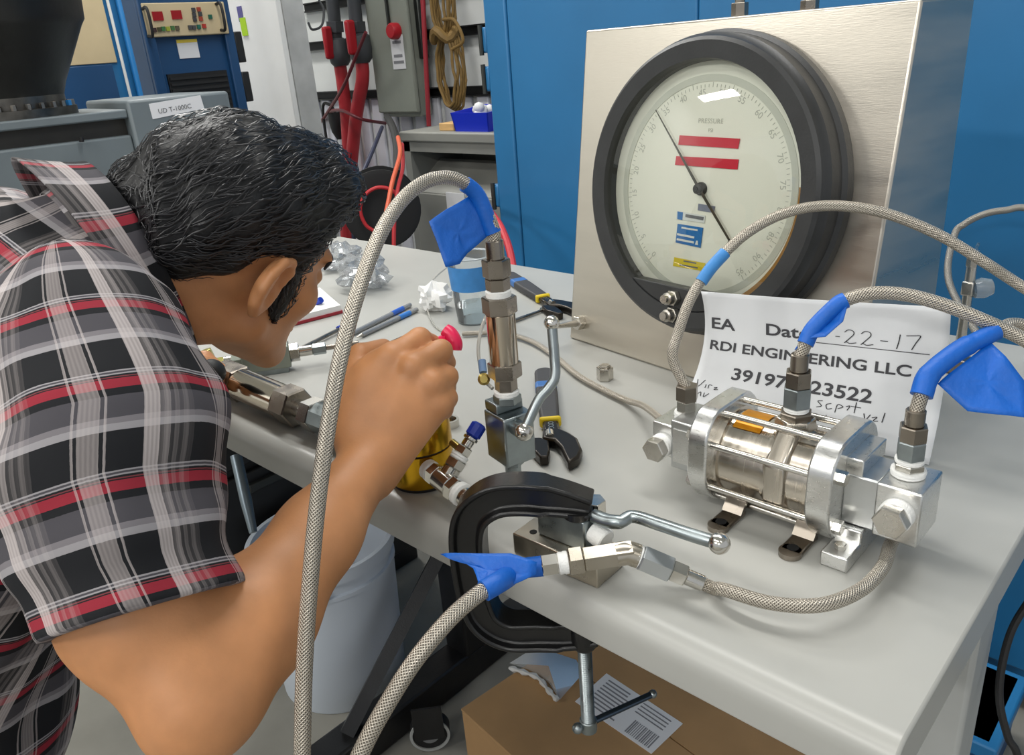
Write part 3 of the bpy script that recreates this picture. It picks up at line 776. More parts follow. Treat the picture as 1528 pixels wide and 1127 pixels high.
# far right, below the bench: blue crate and hanging cable
o = P(1395, 1075, 1.42)
r = root('blue_crate', V(o.x, o.y, 0), 'dark blue steel crate on the floor under right end of bench', 'crate')
zt = max(0.12, o.z)
part('crate_body', MB().bb(o.x - 0.22, o.x + 0.09, o.y, o.y + 0.2, 0, zt), dkblue, r, bevel=0.006)
part('crate_rim', MB().bb(o.x - 0.23, o.x + 0.1, o.y - 0.008, o.y + 0.208, zt - 0.03, zt), BLUE, r, bevel=0.004)
part('crate_slot', MB().bb(o.x - 0.1, o.x + 0.0, o.y - 0.003, o.y, zt - 0.12, zt - 0.07), RUBBER, r)
cable('black_power_cable', [(1540, 890, 0.95), (1510, 940, 0.95), (1494, 1000, 0.95), (1492, 1050, 0.95), (1504, 1100, 0.95), (1522, 1150, 0.95), (1530, 1350, 0.98), (1500, 1600, 1.05), (1440, 1720, 1.1)], 0.0045, RUBBER, 'black power cable hanging off the right end of the bench')

def trail(p, dx, dy, fx, fy):
    """let a hose run on from p, drop past the bench end and trail on the floor"""
    p = Vector(p)
    return [p + V(dx, dy, -0.05), p + V(dx * 1.9, dy * 1.9, -0.22), V(p.x + dx * 2.3, p.y + dy * 2.3, 0.45), V(fx, fy, 0.04), V(fx + dx * 1.2, fy - 0.25, 0.007), V(fx + dx * 2.0, fy - 0.6, 0.007)]
# ================================================================== GAUGE IN ITS STEEL HOUSING
GBL = V(-0.7683, 0.9147, TZ + 0.0005)
ge1 = V(0.98763, -0.15706, 0).normalized(); gnb = V(0.15706, 0.98763, 0).normalized()
GA = 0.13; GW = 0.4745; GH = 0.447
ge2 = V(0, 0, math.cos(GA)) + gnb * math.sin(GA)
gz = ge1.cross(ge2)
MG = frame(GBL, ge1, y=ge2)
def G(px, py, off=0.0): return MG.inverted() @ PL(px, py, GBL + gz * off, gz)
def GW_(x, y, z=0.0): return MG @ V(x, y, z)
gauge = root('pressure_gauge', GBL + ge1 * GW / 2, 'large round pressure gauge in a brushed stainless steel housing on the bench', 'gauge')
brushed = mat('brushed_stainless_sheet', (203, 196, 184), 0.34, 1.0, var=0.07, vscale=3, rvar=0.07, bump=0.05, bscale=90, stretch=(1, 1, 9))
TRp = GW_(GW, GH)
dep = 0.05
while proj(TRp + gnb * dep)[0] < 1455 and dep < 0.4: dep += 0.004
tb = dep; bbk = dep + GH * math.sin(GA)
b0, b1, b2, b3 = GW_(0, 0), GW_(GW, 0), GW_(GW, GH), GW_(0, GH)
k0, k1, k2, k3 = b0 + gnb * bbk, b1 + gnb * bbk, b2 + gnb * tb, b3 + gnb * tb
part('housing', MB().add([b0, b1, b2, b3, k0, k1, k2, k3], [(0, 1, 2, 3), (5, 4, 7, 6), (1, 5, 6, 2), (4, 0, 3, 7), (3, 2, 6, 7), (4, 5, 1, 0)]), brushed, gauge, bevel=0.003, seg=3)
# bezel
lft, rgt = G(884, 270, 0.045), G(1226, 285, 0.045)
top = G(1040, 54, 0.045)
gcx = (lft.x + rgt.x) / 2; gro = (rgt.x - lft.x) / 2; gcy = top.y - gro
MC = MG @ Matrix.Translation(V(gcx, gcy, 0))
wl, wr = G(909, 270, 0.045), G(1197, 280, 0.045)
gri = gro * 0.855
blk = mat('black_gauge_case', (44, 45, 46), 0.42, var=0.15, vscale=30, bump=0.08, bscale=350)
prof = [(0.0, gro * 1.06), (0.012, gro * 1.06), (0.016, gro * 1.035), (0.034, gro * 1.03), (0.038, gro * 1.01), (0.045, gro), (0.048, gro * 0.975), (0.046, gri * 1.01), (0.040, gri), (0.022, gri)]
gcen = MC @ V(0, 0, 0)
part('bezel', MB().lathe(gcen, gz, prof, 96, up=ge2, cap=False), blk, gauge, label='black round bezel')
dialm = mat('ivory_dial_face', (240, 240, 227), 0.55)
dial = part('dial', MB().lathe(gcen, gz, [(0.018, gri), (0.024, gri)], 96, up=ge2), dialm, gauge, label='ivory dial face')
# lower casing panel that cuts the window
cl, cr_ = G(944, 411, 0.042), G(1030, 429, 0.042)
sl = (cr_.y - cl.y) / (cr_.x - cl.x)
poly = []
R = gri * 1.005
pts = []
for j in range(97):
    q = -math.pi + math.pi * j / 96
    x, y = R * math.cos(q), R * math.sin(q)
    yc = cl.y - gcy + sl * 0.12 * (x - (cl.x - gcx))
    if y <= yc: pts.append((x, y))
part('lower_case_panel', MB().prism(pts, MC @ Matrix.Translation(V(0, 0, 0.0245)), 0.0205), blk, gauge, bevel=0.002)
ang = lambda p: math.atan2(p.y - gcy, p.x - gcx)
part('tan_liner', MB().ring(MC @ Matrix.Translation(V(0, 0, 0.0245)), gri * 0.998, gri * 0.955, 0.012, 30, -0.95, 0.10), mat('tan_cork_liner', (170, 124, 62), 0.6), gauge)
part('mirror_band', MB().ring(MC @ Matrix.Translation(V(0, 0, 0.0242)), gri * 0.90, gri * 0.845, 0.0006, 96), mat('pale_grey_band', (204, 206, 194), 0.4), dial)
tick = mat('faint_grey_print', (188, 189, 178), 0.6)
for j in range(20):
    q = math.radians(232 - j * 15.0)
    rr = gri * 0.74
    Mt = MC @ Matrix.Translation(V(rr * math.cos(q), rr * math.sin(q), 0.0243)) @ Matrix.Rotation(q - math.pi / 2, 4, 'Z')
    part('numeral', text_mb(str(j * 5), 0.011, 0, lambda x, y: Mt @ V(x, y, 0), 'CENTER'), tick, dial)
mbt = MB()
for j in range(101):
    q = math.radians(232 - j * 2.85); Mt = MC @ Matrix.Rotation(q, 4, 'Z')
    mbt.bb(gri * 0.80, gri * (0.84 if j % 5 == 0 else 0.825), -0.0003, 0.0003, 0.0242, 0.0245, Mt)
part('scale_ticks', mbt, tick, dial, kind='stuff')
o = G(1060, 184, 0.0245)
part('dial_lettering', text_mb('PRESSURE', 0.008, 0, lambda x, y: MG @ V(o.x + x, o.y + y, 0.0246), 'CENTER', spacing=1.1), tick, dial)
o2 = G(1060, 197, 0.0245)
part('dial_lettering', text_mb('PSI', 0.006, 0, lambda x, y: MG @ V(o2.x + x, o2.y + y, 0.0246), 'CENTER'), tick, dial)
redt = mat('red_vinyl_tape', (206, 22, 52), 0.45)
def gquad(pix, off, th, nm, m, parent, label=None):
    q = [MG @ (lambda g: V(g.x, g.y, off))(G(a, b, off)) for a, b in pix]
    return part(nm, MB().slab(q[::-1] if (q[1] - q[0]).cross(q[2] - q[0]).dot(gz) < 0 else q, -gz * th), m, parent, label=label)
gquad([(1014, 202), (1104, 207), (1101, 222), (1012, 216)], 0.0255, 0.0006, 'red_tape_strip', redt, gauge, 'upper red tape strip')
gquad([(1009, 233), (1102, 238), (1100, 253), (1007, 246)], 0.0255, 0.0006, 'red_tape_strip', redt, gauge, 'lower red tape strip')
# pointer
hubg = G(1043, 282, 0.030)
needle = mat('dark_pointer', (70, 68, 58), 0.4, 0.5)
def gp(px, py, off): 
    g = G(px, py, off); return V(g.x, g.y, off)
tip, tail = gp(978, 164, 0.032), gp(1091, 364, 0.032)
dv = (tip - tail).normalized(); sv = V(-dv.y, dv.x, 0)
def nq(ps): return [MG @ p for p in ps]
part('pointer', MB().slab(nq([tip - sv * 0.0004, tip + sv * 0.0004, gp(1043, 282, 0.032) + sv * 0.0018, tail + sv * 0.0012, tail - sv * 0.0012, gp(1043, 282, 0.032) - sv * 0.0018]), -gz * 0.001), needle, gauge)
hp_ = MG @ V(hubg.x, hubg.y, 0.0245)
part('pointer_hub', MB().lathe(hp_, gz, [(0, 0.008), (0.004, 0.008), (0.006, 0.006), (0.010, 0.006), (0.011, 0.003), (0.013, 0.003)], 20), mat('black_hub', (40, 40, 38), 0.4, 0.4), gauge)
tp = MG @ V(tail.x, tail.y, 0.030)
part('counterweight', MB().lathe(tp, gz, [(0, 0.005), (0.003, 0.005)], 14), needle, gauge)
# stickers
stb = mat('sticker_blue', (24, 112, 182), 0.5); stw = mat('sticker_white', (224, 228, 226), 0.5); sty = mat('sticker_yellow', (224, 200, 34), 0.5)
prt = mat('sticker_print_dark', (110, 112, 116), 0.6)
s1 = gquad([(1010, 315), (1052, 322), (1051, 333), (1009, 327)], 0.0254, 0.0005, 'asset_sticker', stw, gauge)
gquad([(1011, 315.5), (1019, 317), (1018, 328.5), (1010.5, 327)], 0.0258, 0.0003, 'sticker_emblem', stb, s1)
gquad([(1023, 319.5), (1050, 324), (1049, 329), (1022.5, 324)], 0.0258, 0.0003, 'sticker_print', prt, s1)
s2 = gquad([(1011, 334), (1049, 340), (1045, 370), (1008, 362)], 0.0254, 0.0005, 'calibration_sticker', stb, gauge, 'blue calibration sticker')
gquad([(1017, 338.5), (1041, 342.5), (1040.5, 345), (1016.5, 341)], 0.0258, 0.0003, 'sticker_print', stw, s2)
gquad([(1010.5, 348), (1036, 353), (1035.5, 356), (1010, 351)], 0.0258, 0.0003, 'sticker_print', stw, s2)
gquad([(1010, 355.5), (1035.5, 360.5), (1035, 363.5), (1009.5, 358.5)], 0.0258, 0.0003, 'sticker_print', stw, s2)
gquad([(1039, 359), (1041, 359.4), (1041.5, 366), (1037, 365)], 0.0258, 0.0003, 'sticker_emblem', stw, s2)
s3 = gquad([(1006, 384), (1052, 393), (1051, 405), (1004, 397)], 0.0254, 0.0005, 'due_sticker', sty, gauge, 'yellow due-date sticker')
gquad([(1020, 388.5), (1039, 392), (1038.7, 394), (1019.7, 390.5)], 0.0258, 0.0003, 'sticker_print', prt, s3)
gquad([(1014, 394), (1041, 399), (1040.7, 401), (1013.7, 396)], 0.0258, 0.0003, 'sticker_print', prt, s3)
s4 = gquad([(1042, 304), (1067, 308), (1065, 318), (1041, 314)], 0.0250, 0.0004, 'maker_plate', mat('plate_grey_blue', (126, 132, 150), 0.5), gauge)
# window glass
part('window_glass', MB().lathe(gcen, gz, [(0.040 + 0.012 * (1 - q * q), max(0.001, gri * 0.999 * q)) for q in (1, .95, .88, .8, .7, .6, .5, .4, .3, .2, .1, 0)], 72, up=ge2, cap=False), clear('gauge_glass', (250, 252, 250), 0.03, 0.02), gauge)
# small fittings on the case, the housing top and the lower-left corner
for px_, py_ in ((1003, 445), (1002, 470)):
    o = MG @ V(*(lambda g: (g.x, g.y, 0.045))(G(px_, py_, 0.05)))
    part('case_fitting', MB().hex(o, o + gz * 0.008, 0.0105), STEEL, gauge, bevel=0.0006)
    part('case_fitting', MB().lathe(o + gz * 0.008, gz, [(0, 0.008), (0.008, 0.008), (0.009, 0.0055), (0.014, 0.0055)], 18), STEEL, gauge)
for px_, hh in ((1080, 0.03), (1183, 0.02)):
    g = G(px_, 24, 0.0)
    o = GW_(g.x, GH) + gnb * 0.03
    part('top_fitting', MB().hex(o, o + V(0, 0, hh * 0.5), 0.010), STEELD, gauge)
    part('top_fitting', MB().cyl(o + V(0, 0, hh * 0.5), o + V(0, 0, hh + 0.01), 0.006, n=14), STEELD, gauge)
g = G(868, 481, 0.0); o = GW_(g.x, g.y)
part('corner_fitting', MB().hex(o, o + gz * 0.012, 0.011), STEEL, gauge)
part('corner_fitting', MB().cyl(o + gz * 0.012, o + gz * 0.05, 0.0055, 0.0035, n=14), STEEL, gauge)
# regulator and hose stub behind the right side of the housing
r = root('rear_regulator', Q(1445, 520), 'clear-capped fitting assembly behind the right side of the gauge housing', 'fitting')
e0 = P(1435, 500, 1.02)
vert = [P(1436, 505, 1.02), P(1434, 440, 1.02), P(1426, 372, 1.02)]
part('riser', MB().cyl(V(e0.x, e0.y, TZ), V(e0.x, e0.y, zat(e0.x, e0.y, 385)), 0.006, n=14), STEEL, r)
zz = zat(e0.x, e0.y, 388)
part('elbow_nut', MB().hex(V(e0.x, e0.y, zz - 0.008), V(e0.x, e0.y, zz + 0.012), 0.007), STEEL, r)
part('body', MB().bb(-0.007, 0.007, -0.007, 0.007, 0, 0.018, Matrix.Translation(V(e0.x, e0.y, zat(e0.x, e0.y, 440)))), STEEL, r, bevel=0.002)
part('clear_cap', MB().lathe(V(e0.x + 0.006, e0.y, zat(e0.x, e0.y, 440) + 0.008), V(0.7, 0.5, 0.1), [(0, 0.011), (0.010, 0.013), (0.020, 0.010), (0.023, 0.003)], 20), mat('pale_translucent_cap', (176, 188, 196), 0.2, trans=0.6), r)
part('spray_tip', MB().tube([V(e0.x, e0.y, zz + 0.005), P(1460, 364, 1.03)], 0.002, 8), STEEL, r)
part('base_block', MB().bb(-0.016, 0.016, -0.012, 0.012, 0, 0.020, Matrix.Translation(V(e0.x, e0.y, TZ))), STEELD, r, bevel=0.002)
rw = [V(e0.x, e0.y + 0.11, TZ + 0.006), P(1416, 420, 1.2), P(1424, 352, 1.25), P(1440, 334, 1.25), P(1468, 320, 1.24), P(1500, 314, 1.23), P(1545, 314, 1.22)] + trail(P(1545, 314, 1.22), 0.12, 0.02, 0.28, 1.1)
single('braided_hose', MB().tube(spl(rw, 10), 0.0052, 14), BRAID, rw[0], 'braided steel hose arching behind the gauge housing at the right edge', 'hose', 'braided steel hoses', smooth=60)

# ================================================================== hoses
def hose(name, pts, rad, label, n=14):
    w = spl(pts, n)
    return single(name, MB().tube(w, rad, 16), BRAID, pts[0], label, 'hose', 'braided steel hoses', smooth=60)
def pts3(lst): return [P(a, b, d) for a, b, d in lst]
def stack(parent, o, d, items, up=None):
    """hex nuts, collars and tape along an axis: (kind, length, radius, material, name)"""
    d = Vector(d).normalized(); p = Vector(o)
    for kind, ln, rd, m, nm in items:
        q = p + d * ln
        if kind == 'h': part(nm, MB().cyl(p, q, rd, None, 6, up, 0.0009, ph=0.4), m, parent, smooth=25)
        elif kind == 'c': part(nm, MB().cyl(p, q, rd, None, 24, up, min(0.0008, rd * 0.2)), m, parent)
        elif kind == 't': part(nm, MB().lathe(p, d, [(0, rd * 0.9), (ln * 0.15, rd), (ln * 0.45, rd * 0.96), (ln * 0.6, rd * 1.03), (ln * 0.9, rd), (ln, rd * 0.85)], 20), m, parent)
        p = q
    return p

# ================================================================== the air-driven booster pump
PY, PZ = 0.640, 0.933
pump = root('booster_pump', V(-0.2800, PY, TZ), 'horizontal stainless booster pump with tie rods and aluminium end blocks, before the paper sign', 'pump')
XD = V(1, 0, 0)
PO = V(0, PY, PZ)
def flange_poly(r):
    pts = []
    for j in range(48):
        q = 2 * math.pi * j / 48
        c, s = math.cos(q), math.sin(q)
        if s < -0.1: rr = r
        else:
            k = ((abs(c) ** 5 + abs(s) ** 5) ** (-1 / 5.0)); rr = r * min(k, 1.16) * (0.97)
            f_ = min(1, (s + 0.1) / 0.4); rr = r * (1 - f_) + rr * f_
        pts.append((rr * c, rr * s))
    return pts
def MX(x): return Matrix(((0, 0, 1, x), (1, 0, 0, PY), (0, 1, 0, PZ), (0, 0, 0, 1)))   # local x->Y, y->Z, z->X
FR = 0.0525
part('end_flange', MB().prism(flange_poly(FR), MX(-0.3574), 0.020), ALU, pump, bevel=0.002, seg=2)
part('end_flange', MB().prism(flange_poly(FR), MX(-0.2422), 0.022), ALU, pump, bevel=0.002, seg=2)
cyls = mat('brushed_pump_cylinder', (198, 190, 178), 0.24, 1.0, var=0.1, vscale=12, rvar=0.08, stretch=(8, 1, 1))
part('cylinder', MB().lathe(PO + V(-0.3376, 0, 0), XD, [(0, 0.044), (0.006, 0.044), (0.0065, 0.041), (0.049, 0.041), (0.0495, 0.043), (0.054, 0.043)], 56), cyls, pump)
part('centre_body', MB().lathe(PO + V(-0.2872, 0, 0), XD, [(0, 0.043), (0.003, 0.0465), (0.020, 0.0465), (0.0225, 0.043)], 8, ph=math.radians(22.5)), cyls, pump, bevel=0.0015)
part('cylinder', MB().lathe(PO + V(-0.2647, 0, 0), XD, [(0, 0.040), (0.0225, 0.040)], 56), cyls, pump)
for sy, sz in ((-1, 1), (1, 1), (-1, -1), (1, -1)):
    p = PO + V(-0.3376, sy * 0.0435, sz * 0.022)
    part('tie_rod', MB().cyl(p, p + V(0.096, 0, 0), 0.0032, n=12), NICKEL, pump)
    p = PO + V(-0.3376, sy * 0.019, sz * 0.0450)
    part('tie_rod', MB().cyl(p, p + V(0.096, 0, 0), 0.0032, n=12), NICKEL, pump)
    q = PO + V(-0.2206, sy * 0.038, sz * 0.024)
    part('flange_bolt', MB().hex(q, q + V(0.008, 0, 0), 0.0065), NICKEL, pump, smooth=25)
    q = PO + V(-0.3574, sy * 0.038, sz * 0.024)
    part('flange_bolt', MB().hex(q, q - V(0.006, 0, 0), 0.0065), NICKEL, pump, smooth=25)
# orange data plate wrapped on the cylinder top
def op(u, v):
    q = math.radians(78 + 44 * u); rr = 0.0418
    return PO + V(-0.3268 + 0.027 * v, rr * math.cos(q), rr * math.sin(q))
part('data_plate', MB().grid(op, 8, 2, thick=(0, 0, 0.0004)), mat('amber_foil_plate', (196, 132, 20), 0.35, 0.4, var=0.25, vscale=60), pump, label='amber foil data plate')
# side manifolds
mani = mat('cast_aluminium_block', (200, 202, 202), 0.36, 1.0, var=0.04, vscale=60, rvar=0.04)
part('right_manifold', MB().bb(-0.2206, -0.192, PY - 0.0235, PY + 0.0225, PZ - 0.0265, PZ + 0.0215), mani, pump, bevel=0.0015)
part('right_top_bracket', MB().bb(-0.2206, -0.2062, PY - 0.022, PY + 0.03, PZ + 0.020, PZ + 0.036), ALU, pump, bevel=0.001)
part('right_end_block', MB().bb(-0.193, -0.157, PY - 0.026, PY + 0.024, PZ - 0.028, PZ + 0.022), ALU, pump, bevel=0.0015)
part('left_manifold', MB().bb(-0.3916, -0.3574, PY - 0.026, PY + 0.024, PZ - 0.026, PZ + 0.026), mani, pump, bevel=0.0015)
part('left_recess_plate', MB().bb(-0.3880, -0.3628, PY - 0.0275, PY - 0.0255, PZ - 0.018, PZ + 0.018), ALU, pump)
part('left_end_block', MB().bb(-0.4168, -0.3898, PY - 0.020, PY + 0.024, PZ - 0.020, PZ + 0.016), ALU, pump, bevel=0.0015)
part('clamp_foot', MB().bb(-0.2224, -0.1990, PY - 0.058, PY - 0.028, TZ, TZ + 0.014), ALU, pump, bevel=0.0015)
part('clamp_foot', MB().bb(-0.2224, -0.1990, PY - 0.030, PY + 0.040, TZ + 0.0, TZ + 0.026), ALU, pump, bevel=0.0015)
part('foot_bolt', MB().hex(V(-0.2107, PY - 0.045, TZ + 0.014), V(-0.2107, PY - 0.045, TZ + 0.019), 0.005), NICKEL, pump)
for fx in (-0.3178, -0.2476):
    part('mount_foot', MB().bb(fx - 0.010, fx + 0.010, PY - 0.062, PY - 0.024, TZ, TZ + 0.005), STEELD, pump, bevel=0.002)
    part('mount_web', MB().slab([(fx - 0.010, PY - 0.036, TZ + 0.005), (fx + 0.010, PY - 0.036, TZ + 0.005), (fx + 0.010, PY - 0.018, TZ + 0.026), (fx - 0.010, PY - 0.018, TZ + 0.026)], (0, 0.006, 0)), STEELD, pump)
    part('foot_tip', MB().cyl((fx, PY - 0.060, TZ), (fx, PY - 0.060, TZ + 0.005), 0.010, n=24), STEELD, pump)
    part('foot_slot', MB().cyl((fx, PY - 0.055, TZ + 0.005), (fx, PY - 0.055, TZ + 0.0054), 0.0052, n=18), MATS['hole_shadow'], pump)
    part('mount_foot', MB().bb(fx - 0.010, fx + 0.010, PY + 0.024, PY + 0.062, TZ, TZ + 0.005), STEELD, pump, bevel=0.002)
# plugs facing the viewer
for px_, y0, zc_, rr in ((-0.174, PY - 0.026, PZ + 0.000, 0.0140), (-0.4033, PY - 0.020, PZ - 0.006, 0.0125)):
    o = V(px_, y0, zc_)
    part('thread_tape', MB().cyl(o + V(0, 0.002, 0), o - V(0, 0.010, 0), rr * 0.98, n=24, ch=0.001), PTFE, pump)
    part('hex_plug', MB().cyl(o - V(0, 0.010, 0), o - V(0, 0.021, 0), rr, n=6, ch=0.001), STEEL, pump, smooth=25)
# ports
pl = stack(pump, V(-0.3916, PY + 0.004, PZ + 0.016), V(0, 0, 1), [('t', 0.009, 0.0125, PTFE, 'thread_tape'), ('h', 0.012, 0.0105, NICKEL, 'hex_adapter'), ('h', 0.016, 0.0115, STEELD, 'hose_nut')])
part('port_boss', MB().cyl(V(-0.2765, PY, PZ + 0.036), V(-0.2765, PY, PZ + 0.050), 0.020, 0.017, n=6), cyls, pump, bevel=0.001)
pc = stack(pump, V(-0.2765, PY, PZ + 0.048), V(0, 0, 1), [('h', 0.008, 0.015, STEELD, 'port_nut'), ('t', 0.005, 0.011, PTFE, 'thread_tape'), ('h', 0.019, 0.0130, ZINC, 'hex_adapter'), ('h', 0.015, 0.0120, STEELD, 'hose_nut'), ('c', 0.016, 0.0078, STEELD, 'hose_ferrule')])
pr_ = stack(pump, V(-0.178, PY + 0.002, PZ + 0.022), V(0, 0, 1), [('t', 0.006, 0.0138, PTFE, 'thread_tape'), ('h', 0.006, 0.0125, NICKEL, 'hex_adapter'), ('t', 0.004, 0.0115, PTFE, 'thread_tape'), ('h', 0.016, 0.0115, ZINC, 'hex_adapter'), ('h', 0.014, 0.0115, STEELD, 'hose_nut'), ('c', 0.014, 0.0078, STEELD, 'hose_ferrule')])

# hoses on the pump
def ptd(d0, lst): return [P(a, b, d0 + d) for a, b, d in lst]
bx_, by_ = proj(pc)[:2]
HB = [((bx_ * 0.6 + 1213 * 0.4), (by_ * 0.6 + 492 * 0.4), -.001), (1214, 490, -.002), (1248, 456, -.006), (1292, 439, -.012), (1345, 439, -.02), (1402, 453, -.03), (1462, 476, -.04), (1545, 516, -.05)]
cx_, cy_ = proj(pr_)[:2]
HCN = [((cx_ * 0.6 + 1386 * 0.4), (cy_ * 0.6 + 560 * 0.4), 0.0), (1387, 559, .002), (1425, 527, .005), (1485, 496, .010), (1545, 492, .020)]
hose('braided_hose', [pl - V(0, 0, 0.004)] + ptd(proj(pl)[2], [(1004, 535, .003), (1011, 500, .005), (1030, 447, .006), (1061, 400, .006), (1112, 350, .006), (1172, 318, .005), (1240, 307, .002), (1320, 318, -.006), (1400, 350, -.015), (1470, 392, -.025), (1545, 440, -.035)]) + trail(P(1545, 440, proj(pl)[2] - .035), 0.12, -0.03, 0.36, 0.62), 0.0053,
     'braided steel hose arching high from the pump left port across the gauge')
tw = spl(ptd(proj(pl)[2], [(1046, 421, .006), (1061, 400, .006), (1082, 377, .006)]), 6)
single('tape_wrap', MB().tube(tw, 0.0063, 16), TAPEL, tw[0], 'pale blue tape wrap on the hose arching over the gauge', 'tape', smooth=60)
hose('braided_hose', [pc - V(0, 0, 0.004)] + ptd(proj(pc)[2], HB) + trail(P(1545, 516, proj(pc)[2] - .05), 0.12, -0.01, 0.30, 0.52), 0.0058,
     'braided steel hose leaving the pump centre port in front of the paper sign')
hose('braided_hose', [pr_ - V(0, 0, 0.004)] + ptd(proj(pr_)[2], HCN) + trail(P(1545, 492, proj(pr_)[2] + .02), 0.11, 0.03, 0.42, 0.74), 0.0058,
     'braided steel hose leaving the pump right port under a long blue tape sleeve')

def flag(name, pix, label, m=TAPE, fold=0.006, lab2=None):
    """a folded strip of tape: fan of points with depth, given real thickness"""
    w = [P(a, b, d) for a, b, d in pix]
    c = sum(w, V(0, 0, 0)) / len(w)
    nrm = (w[1] - w[0]).cross(w[2] - w[0]).normalized()
    mb = MB(); n_ = len(w)
    # subdivided fan with a soft ripple
    ringsN = 5; vs = [c + nrm * fold]; fs = []
    per = []
    for i in range(n_):
        for k in range(4): per.append(w[i].lerp(w[(i + 1) % n_], k / 4))
    m_ = len(per)
    for j in range(1, ringsN + 1):
        t = j / ringsN
        for i, p in enumerate(per):
            q = c.lerp(p, t)
            vs.append(q + nrm * (fold * (1 - t * t) + 0.0005 * math.sin(i * 0.9 + j * 1.3)))
    for i in range(m_): fs.append((0, 1 + i, 1 + (i + 1) % m_))
    for j in range(ringsN - 1):
        for i in range(m_):
            i2 = (i + 1) % m_
            fs.append((1 + j * m_ + i, 1 + (j + 1) * m_ + i, 1 + (j + 1) * m_ + i2, 1 + j * m_ + i2))
    mb.add(vs, fs)
    r = root(name, w[0], label, 'tape', 'blue masking tape flags')
    o = part('tape_flag', mb, m, r, smooth=50)
    s = o.modifiers.new('thickness', 'SOLIDIFY'); s.thickness = 0.0007
    return r
r = flag('tape_flag_on_hose', [(a, b, proj(pc)[2] + d) for a, b, d in [(1186, 523, 0), (1205, 488, -.002), (1228, 462, -.004), (1262, 439, -.008), (1266, 452, -.012), (1258, 480, -.016), (1232, 503, -.014), (1208, 505, -.008)]], 'blue tape flag on the hose from the pump centre port', fold=0.005)
tw = spl(ptd(proj(pc)[2], HB[:3] + [(1262, 448, -.008)]), 6)
part('tape_sleeve', MB().tube(tw, 0.0072, 16), TAPE, r, smooth=60)
r = flag('tape_flag_on_hose', [(a, b, proj(pr_)[2] + d) for a, b, d in [(1399, 573, 0), (1432, 545, .002), (1478, 510, .006), (1500, 532, -.006), (1530, 570, -.014), (1534, 624, -.022), (1500, 620, -.02), (1444, 614, -.010)]], 'big blue tape flag on the hose from the pump right port', fold=0.0015)
tw = spl(ptd(proj(pr_)[2], HCN[:3] + [(1455, 510, .007), (1486, 495, .010)]), 6)
part('tape_sleeve', MB().tube(tw, [0.0088] * 7 + [0.0082] * 10 + [0.0074] * (len(tw) - 17), 18), TAPE, r, smooth=60)

# ================================================================== paper sign
paper_m = mat('white_copy_paper', (236, 238, 241), 0.7)
PW, PH = 0.279, 0.216
pTL, pTR = PL(1046, 435, (0, 0.808, 0), YN), PL(1419, 459, (0, 0.815, 0), YN)
pBL, pBR = Q(1012, 612, TZ + 0.0015), Q(1386, 694, TZ + 0.0015)
def S(u, v):
    lft_ = pBL.lerp(pTL, v); rgt_ = pBR.lerp(pTR, v)
    p = lft_.lerp(rgt_, u)
    # the sheet stands nearly straight above and sweeps forward at its foot
    sag = (1 - v) ** 2.2
    back = 0.03 * (v * (1 - v)) * 2.0
    p = p + V(0.018 * v * (1 - v) * 2 * (1 - u), back, 0) + V(0, -0.004 * math.sin(math.pi * u) * v, 0)
    return p
def SM(x, y, off=0.0006):
    u, v = x / PW, y / PH
    e = 0.002
    p = S(u, v); nn = (S(u + e, v) - p).cross(S(u, v + e) - p).normalized()
    if nn.dot(CAM - p) < 0: nn = -nn
    return p + nn * off
sheet = root('paper_sign', (pBL + pBR) / 2, 'white paper sign lettered RDI ENGINEERING LLC, standing behind the pump', 'paper')
o = part('sheet', MB().grid(S, 28, 24), paper_m, sheet, smooth=60)
s_ = o.modifiers.new('thickness', 'SOLIDIFY'); s_.thickness = 0.0003; s_.offset = -1
inkp = mat('printed_toner', (74, 74, 78), 0.7)
def fit(text, x0, y0, width, bold, nm='lettering', shear=0.0, m=inkp, rot=0.0):
    t0 = text_mb(text, 1.0, bold, lambda x, y: V(x, y, 0))
    xs = [p.x for p in t0.v]; k = width / (max(xs) - min(xs)); mn = min(xs)
    t0.v = [SM(x0 + (p.x - mn) * k, y0 + p.y * k) for p in t0.v]
    return part(nm, t0, m, sheet, smooth=0)
fit('EA', 0.010, 0.150, 0.032, 0.020)
fit('Date:', 0.082, 0.150, 0.058, 0.020)
fit('RDI ENGINEERING LLC', 0.010, 0.112, 0.236, 0.020)
fit('391970123522', 0.047, 0.066, 0.164, 0.020)
part('date_rule', MB().add([SM(x, y) for x, y in ((0.142, 0.146), (0.262, 0.146), (0.262, 0.1472), (0.142, 0.1472))], [(0, 1, 2, 3)]), inkp, sheet, smooth=0)
def hand(strokes, nm='handwriting', wd=0.0011):
    for st in strokes:
        cpts = spl([V(x, y, 0) for x, y in st], 6); vs = []; fs = []
        for i, p in enumerate(cpts):
            t = (cpts[min(i + 1, len(cpts) - 1)] - cpts[max(i - 1, 0)]).normalized(); s2 = V(-t.y, t.x, 0) * wd / 2
            vs += [SM(p.x + s2.x, p.y + s2.y, 0.0007), SM(p.x - s2.x, p.y - s2.y, 0.0007)]
        fs = [(2 * i, 2 * i + 1, 2 * i + 3, 2 * i + 2) for i in range(len(cpts) - 1)]
        part(nm, MB().add(vs, fs), INK, sheet, smooth=0)
def sh(st, dx, dy, k=1.0): return [[(x * k + dx, y * k + dy) for x, y in s] for s in st]
two = [[(0, .018), (.004, .022), (.009, .021), (.010, .016), (.005, .008), (0, .001), (.002, .003), (.006, .001), (.013, .003)]]
hand([[(0.164, 0.160), (0.169, 0.160)]])
hand(sh(two, 0.174, 0.150)); hand(sh(two, 0.192, 0.150))
hand([[(0.212, 0.160), (0.220, 0.160)]])
